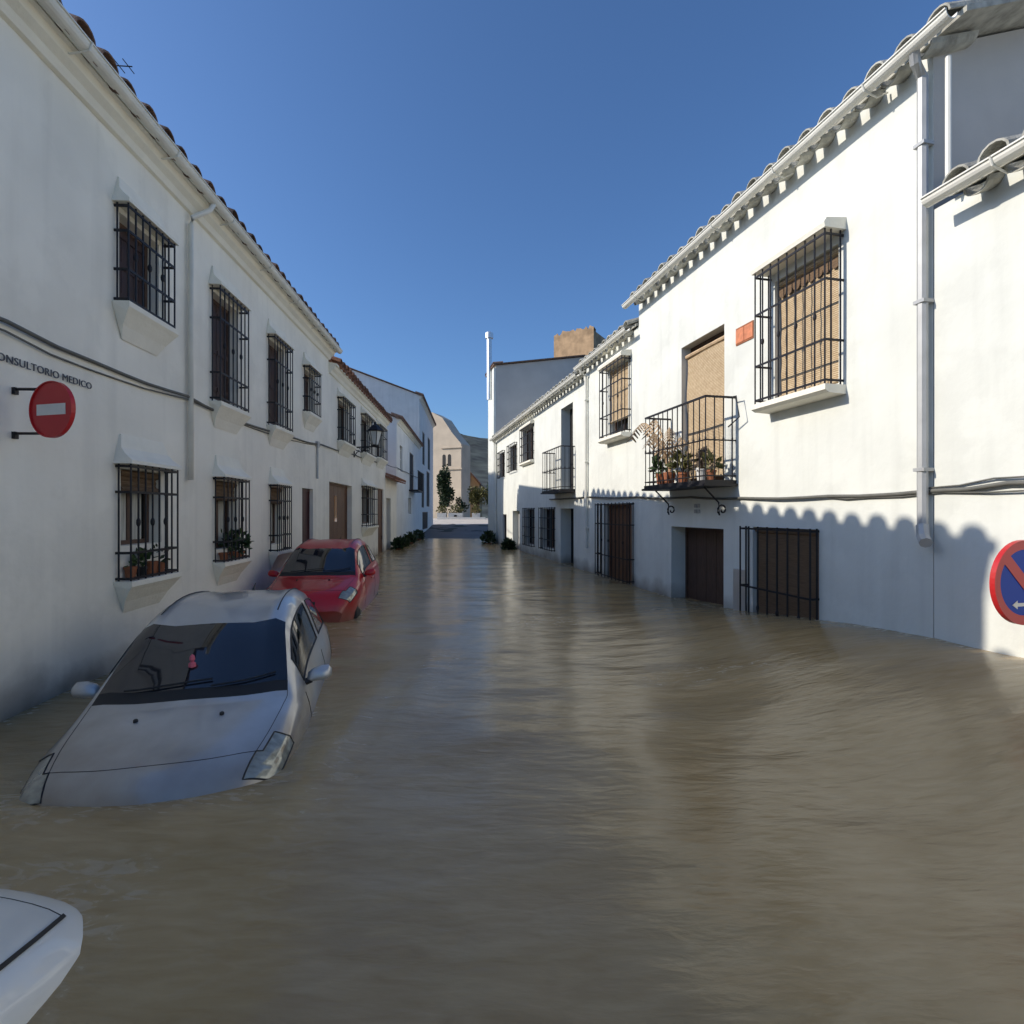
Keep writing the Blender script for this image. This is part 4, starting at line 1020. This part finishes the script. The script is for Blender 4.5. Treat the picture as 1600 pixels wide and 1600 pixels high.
            mb = MB(); vs = [(xw+.19*math.cos(2*math.pi*k/16), yw+sg*.094, .29+.19*math.sin(2*math.pi*k/16)) for k in range(16)]; mb.add(vs+[(xw, yw+sg*.075, .29)], [(k, (k+1) % 16, 16) for k in range(16)]); part('rim', mb, 'chrome', wh)
        mb = MB(); mb.tube([(1.9, sg*.848, .82), (1.98, sg*.872, .825), (2.1, sg*.872, .828), (2.16, sg*.85, .828)], .012, 5); part('door_handle', mb, paint, root)
    for (j0, j1) in ((H-4, H+1), (H+1, H+5)):
        pts = [Vector(grid[st(5)+1][j]).lerp(Vector(grid[st(5)+2][j]), .5*(j-j0)/(j1-j0)) + Vector((-.012, 0, .016)) for j in range(j0, j1+1)]
        mb = MB(); mb.tube(pts, .008, 5); part('wiper', mb, 'rubber', root)
    mb = MB(); mb.tube([(2.95, 0, 1.51), (3.0, 0, 1.55), (3.1, 0, 1.60)], [.02, .012, .005], 6); part('aerial', mb, 'rubber', root)
    for sg in (.28, -.28):
        mb = MB(); mb.lathe((.72, sg, .925), [(.016, 0), (.016, .02), (.008, .026)], 8); part('washer_nozzle', mb, 'rubber', root)
    # number plate
    mb = MB(); mb.box(None, -.035, .02, -.26, .26, .36, .47); part('number_plate', mb, 'white_paint', root)
    return root
def put_car(name, label, wsx, wsy, base, yaw, s, paint, pitch=0, **kw):
    # (wsx, wsy): where the middle of the windscreen's foot stands; the tail points along yaw
    rear = Vector((math.cos(yaw), math.sin(yaw), 0)); p = Vector((wsx, wsy, 0)) - rear*.92*s
    return car(name, label, (p.x, p.y, base), yaw, s, paint, pitch=pitch, **kw)
c1 = put_car('silver_car', 'silver hatchback stranded in flood water with its bonnet half under', -2.08, 3.3, -.54, R(104.5), .835, 'silver')
c2 = put_car('red_car', 'red hatchback standing in the flood behind the silver car', -2.87, 7.5, -.22, R(97), .795, 'redcar')
BASE[c1.name] = Vector((0, 0, 0))
mb = MB(); mb.lathe((1.175, .06, 1.22), [(.008, -.05), (.03, -.04), (.026, -.01), (.012, .0), (.022, .02), (.018, .045), (.004, .06)], 8); part('mirror_ornament', mb, 'pink', c1)
c3 = put_car('white_car', 'white car mostly outside the lower left corner, bonnet awash', -2.14, 1.30, -.675, R(-88), .9, 'whitecar', lamps=False, gap=.012)
print('objects', len(bpy.data.objects), 'tris', sum(len(m.polygons) for m in bpy.data.meshes))
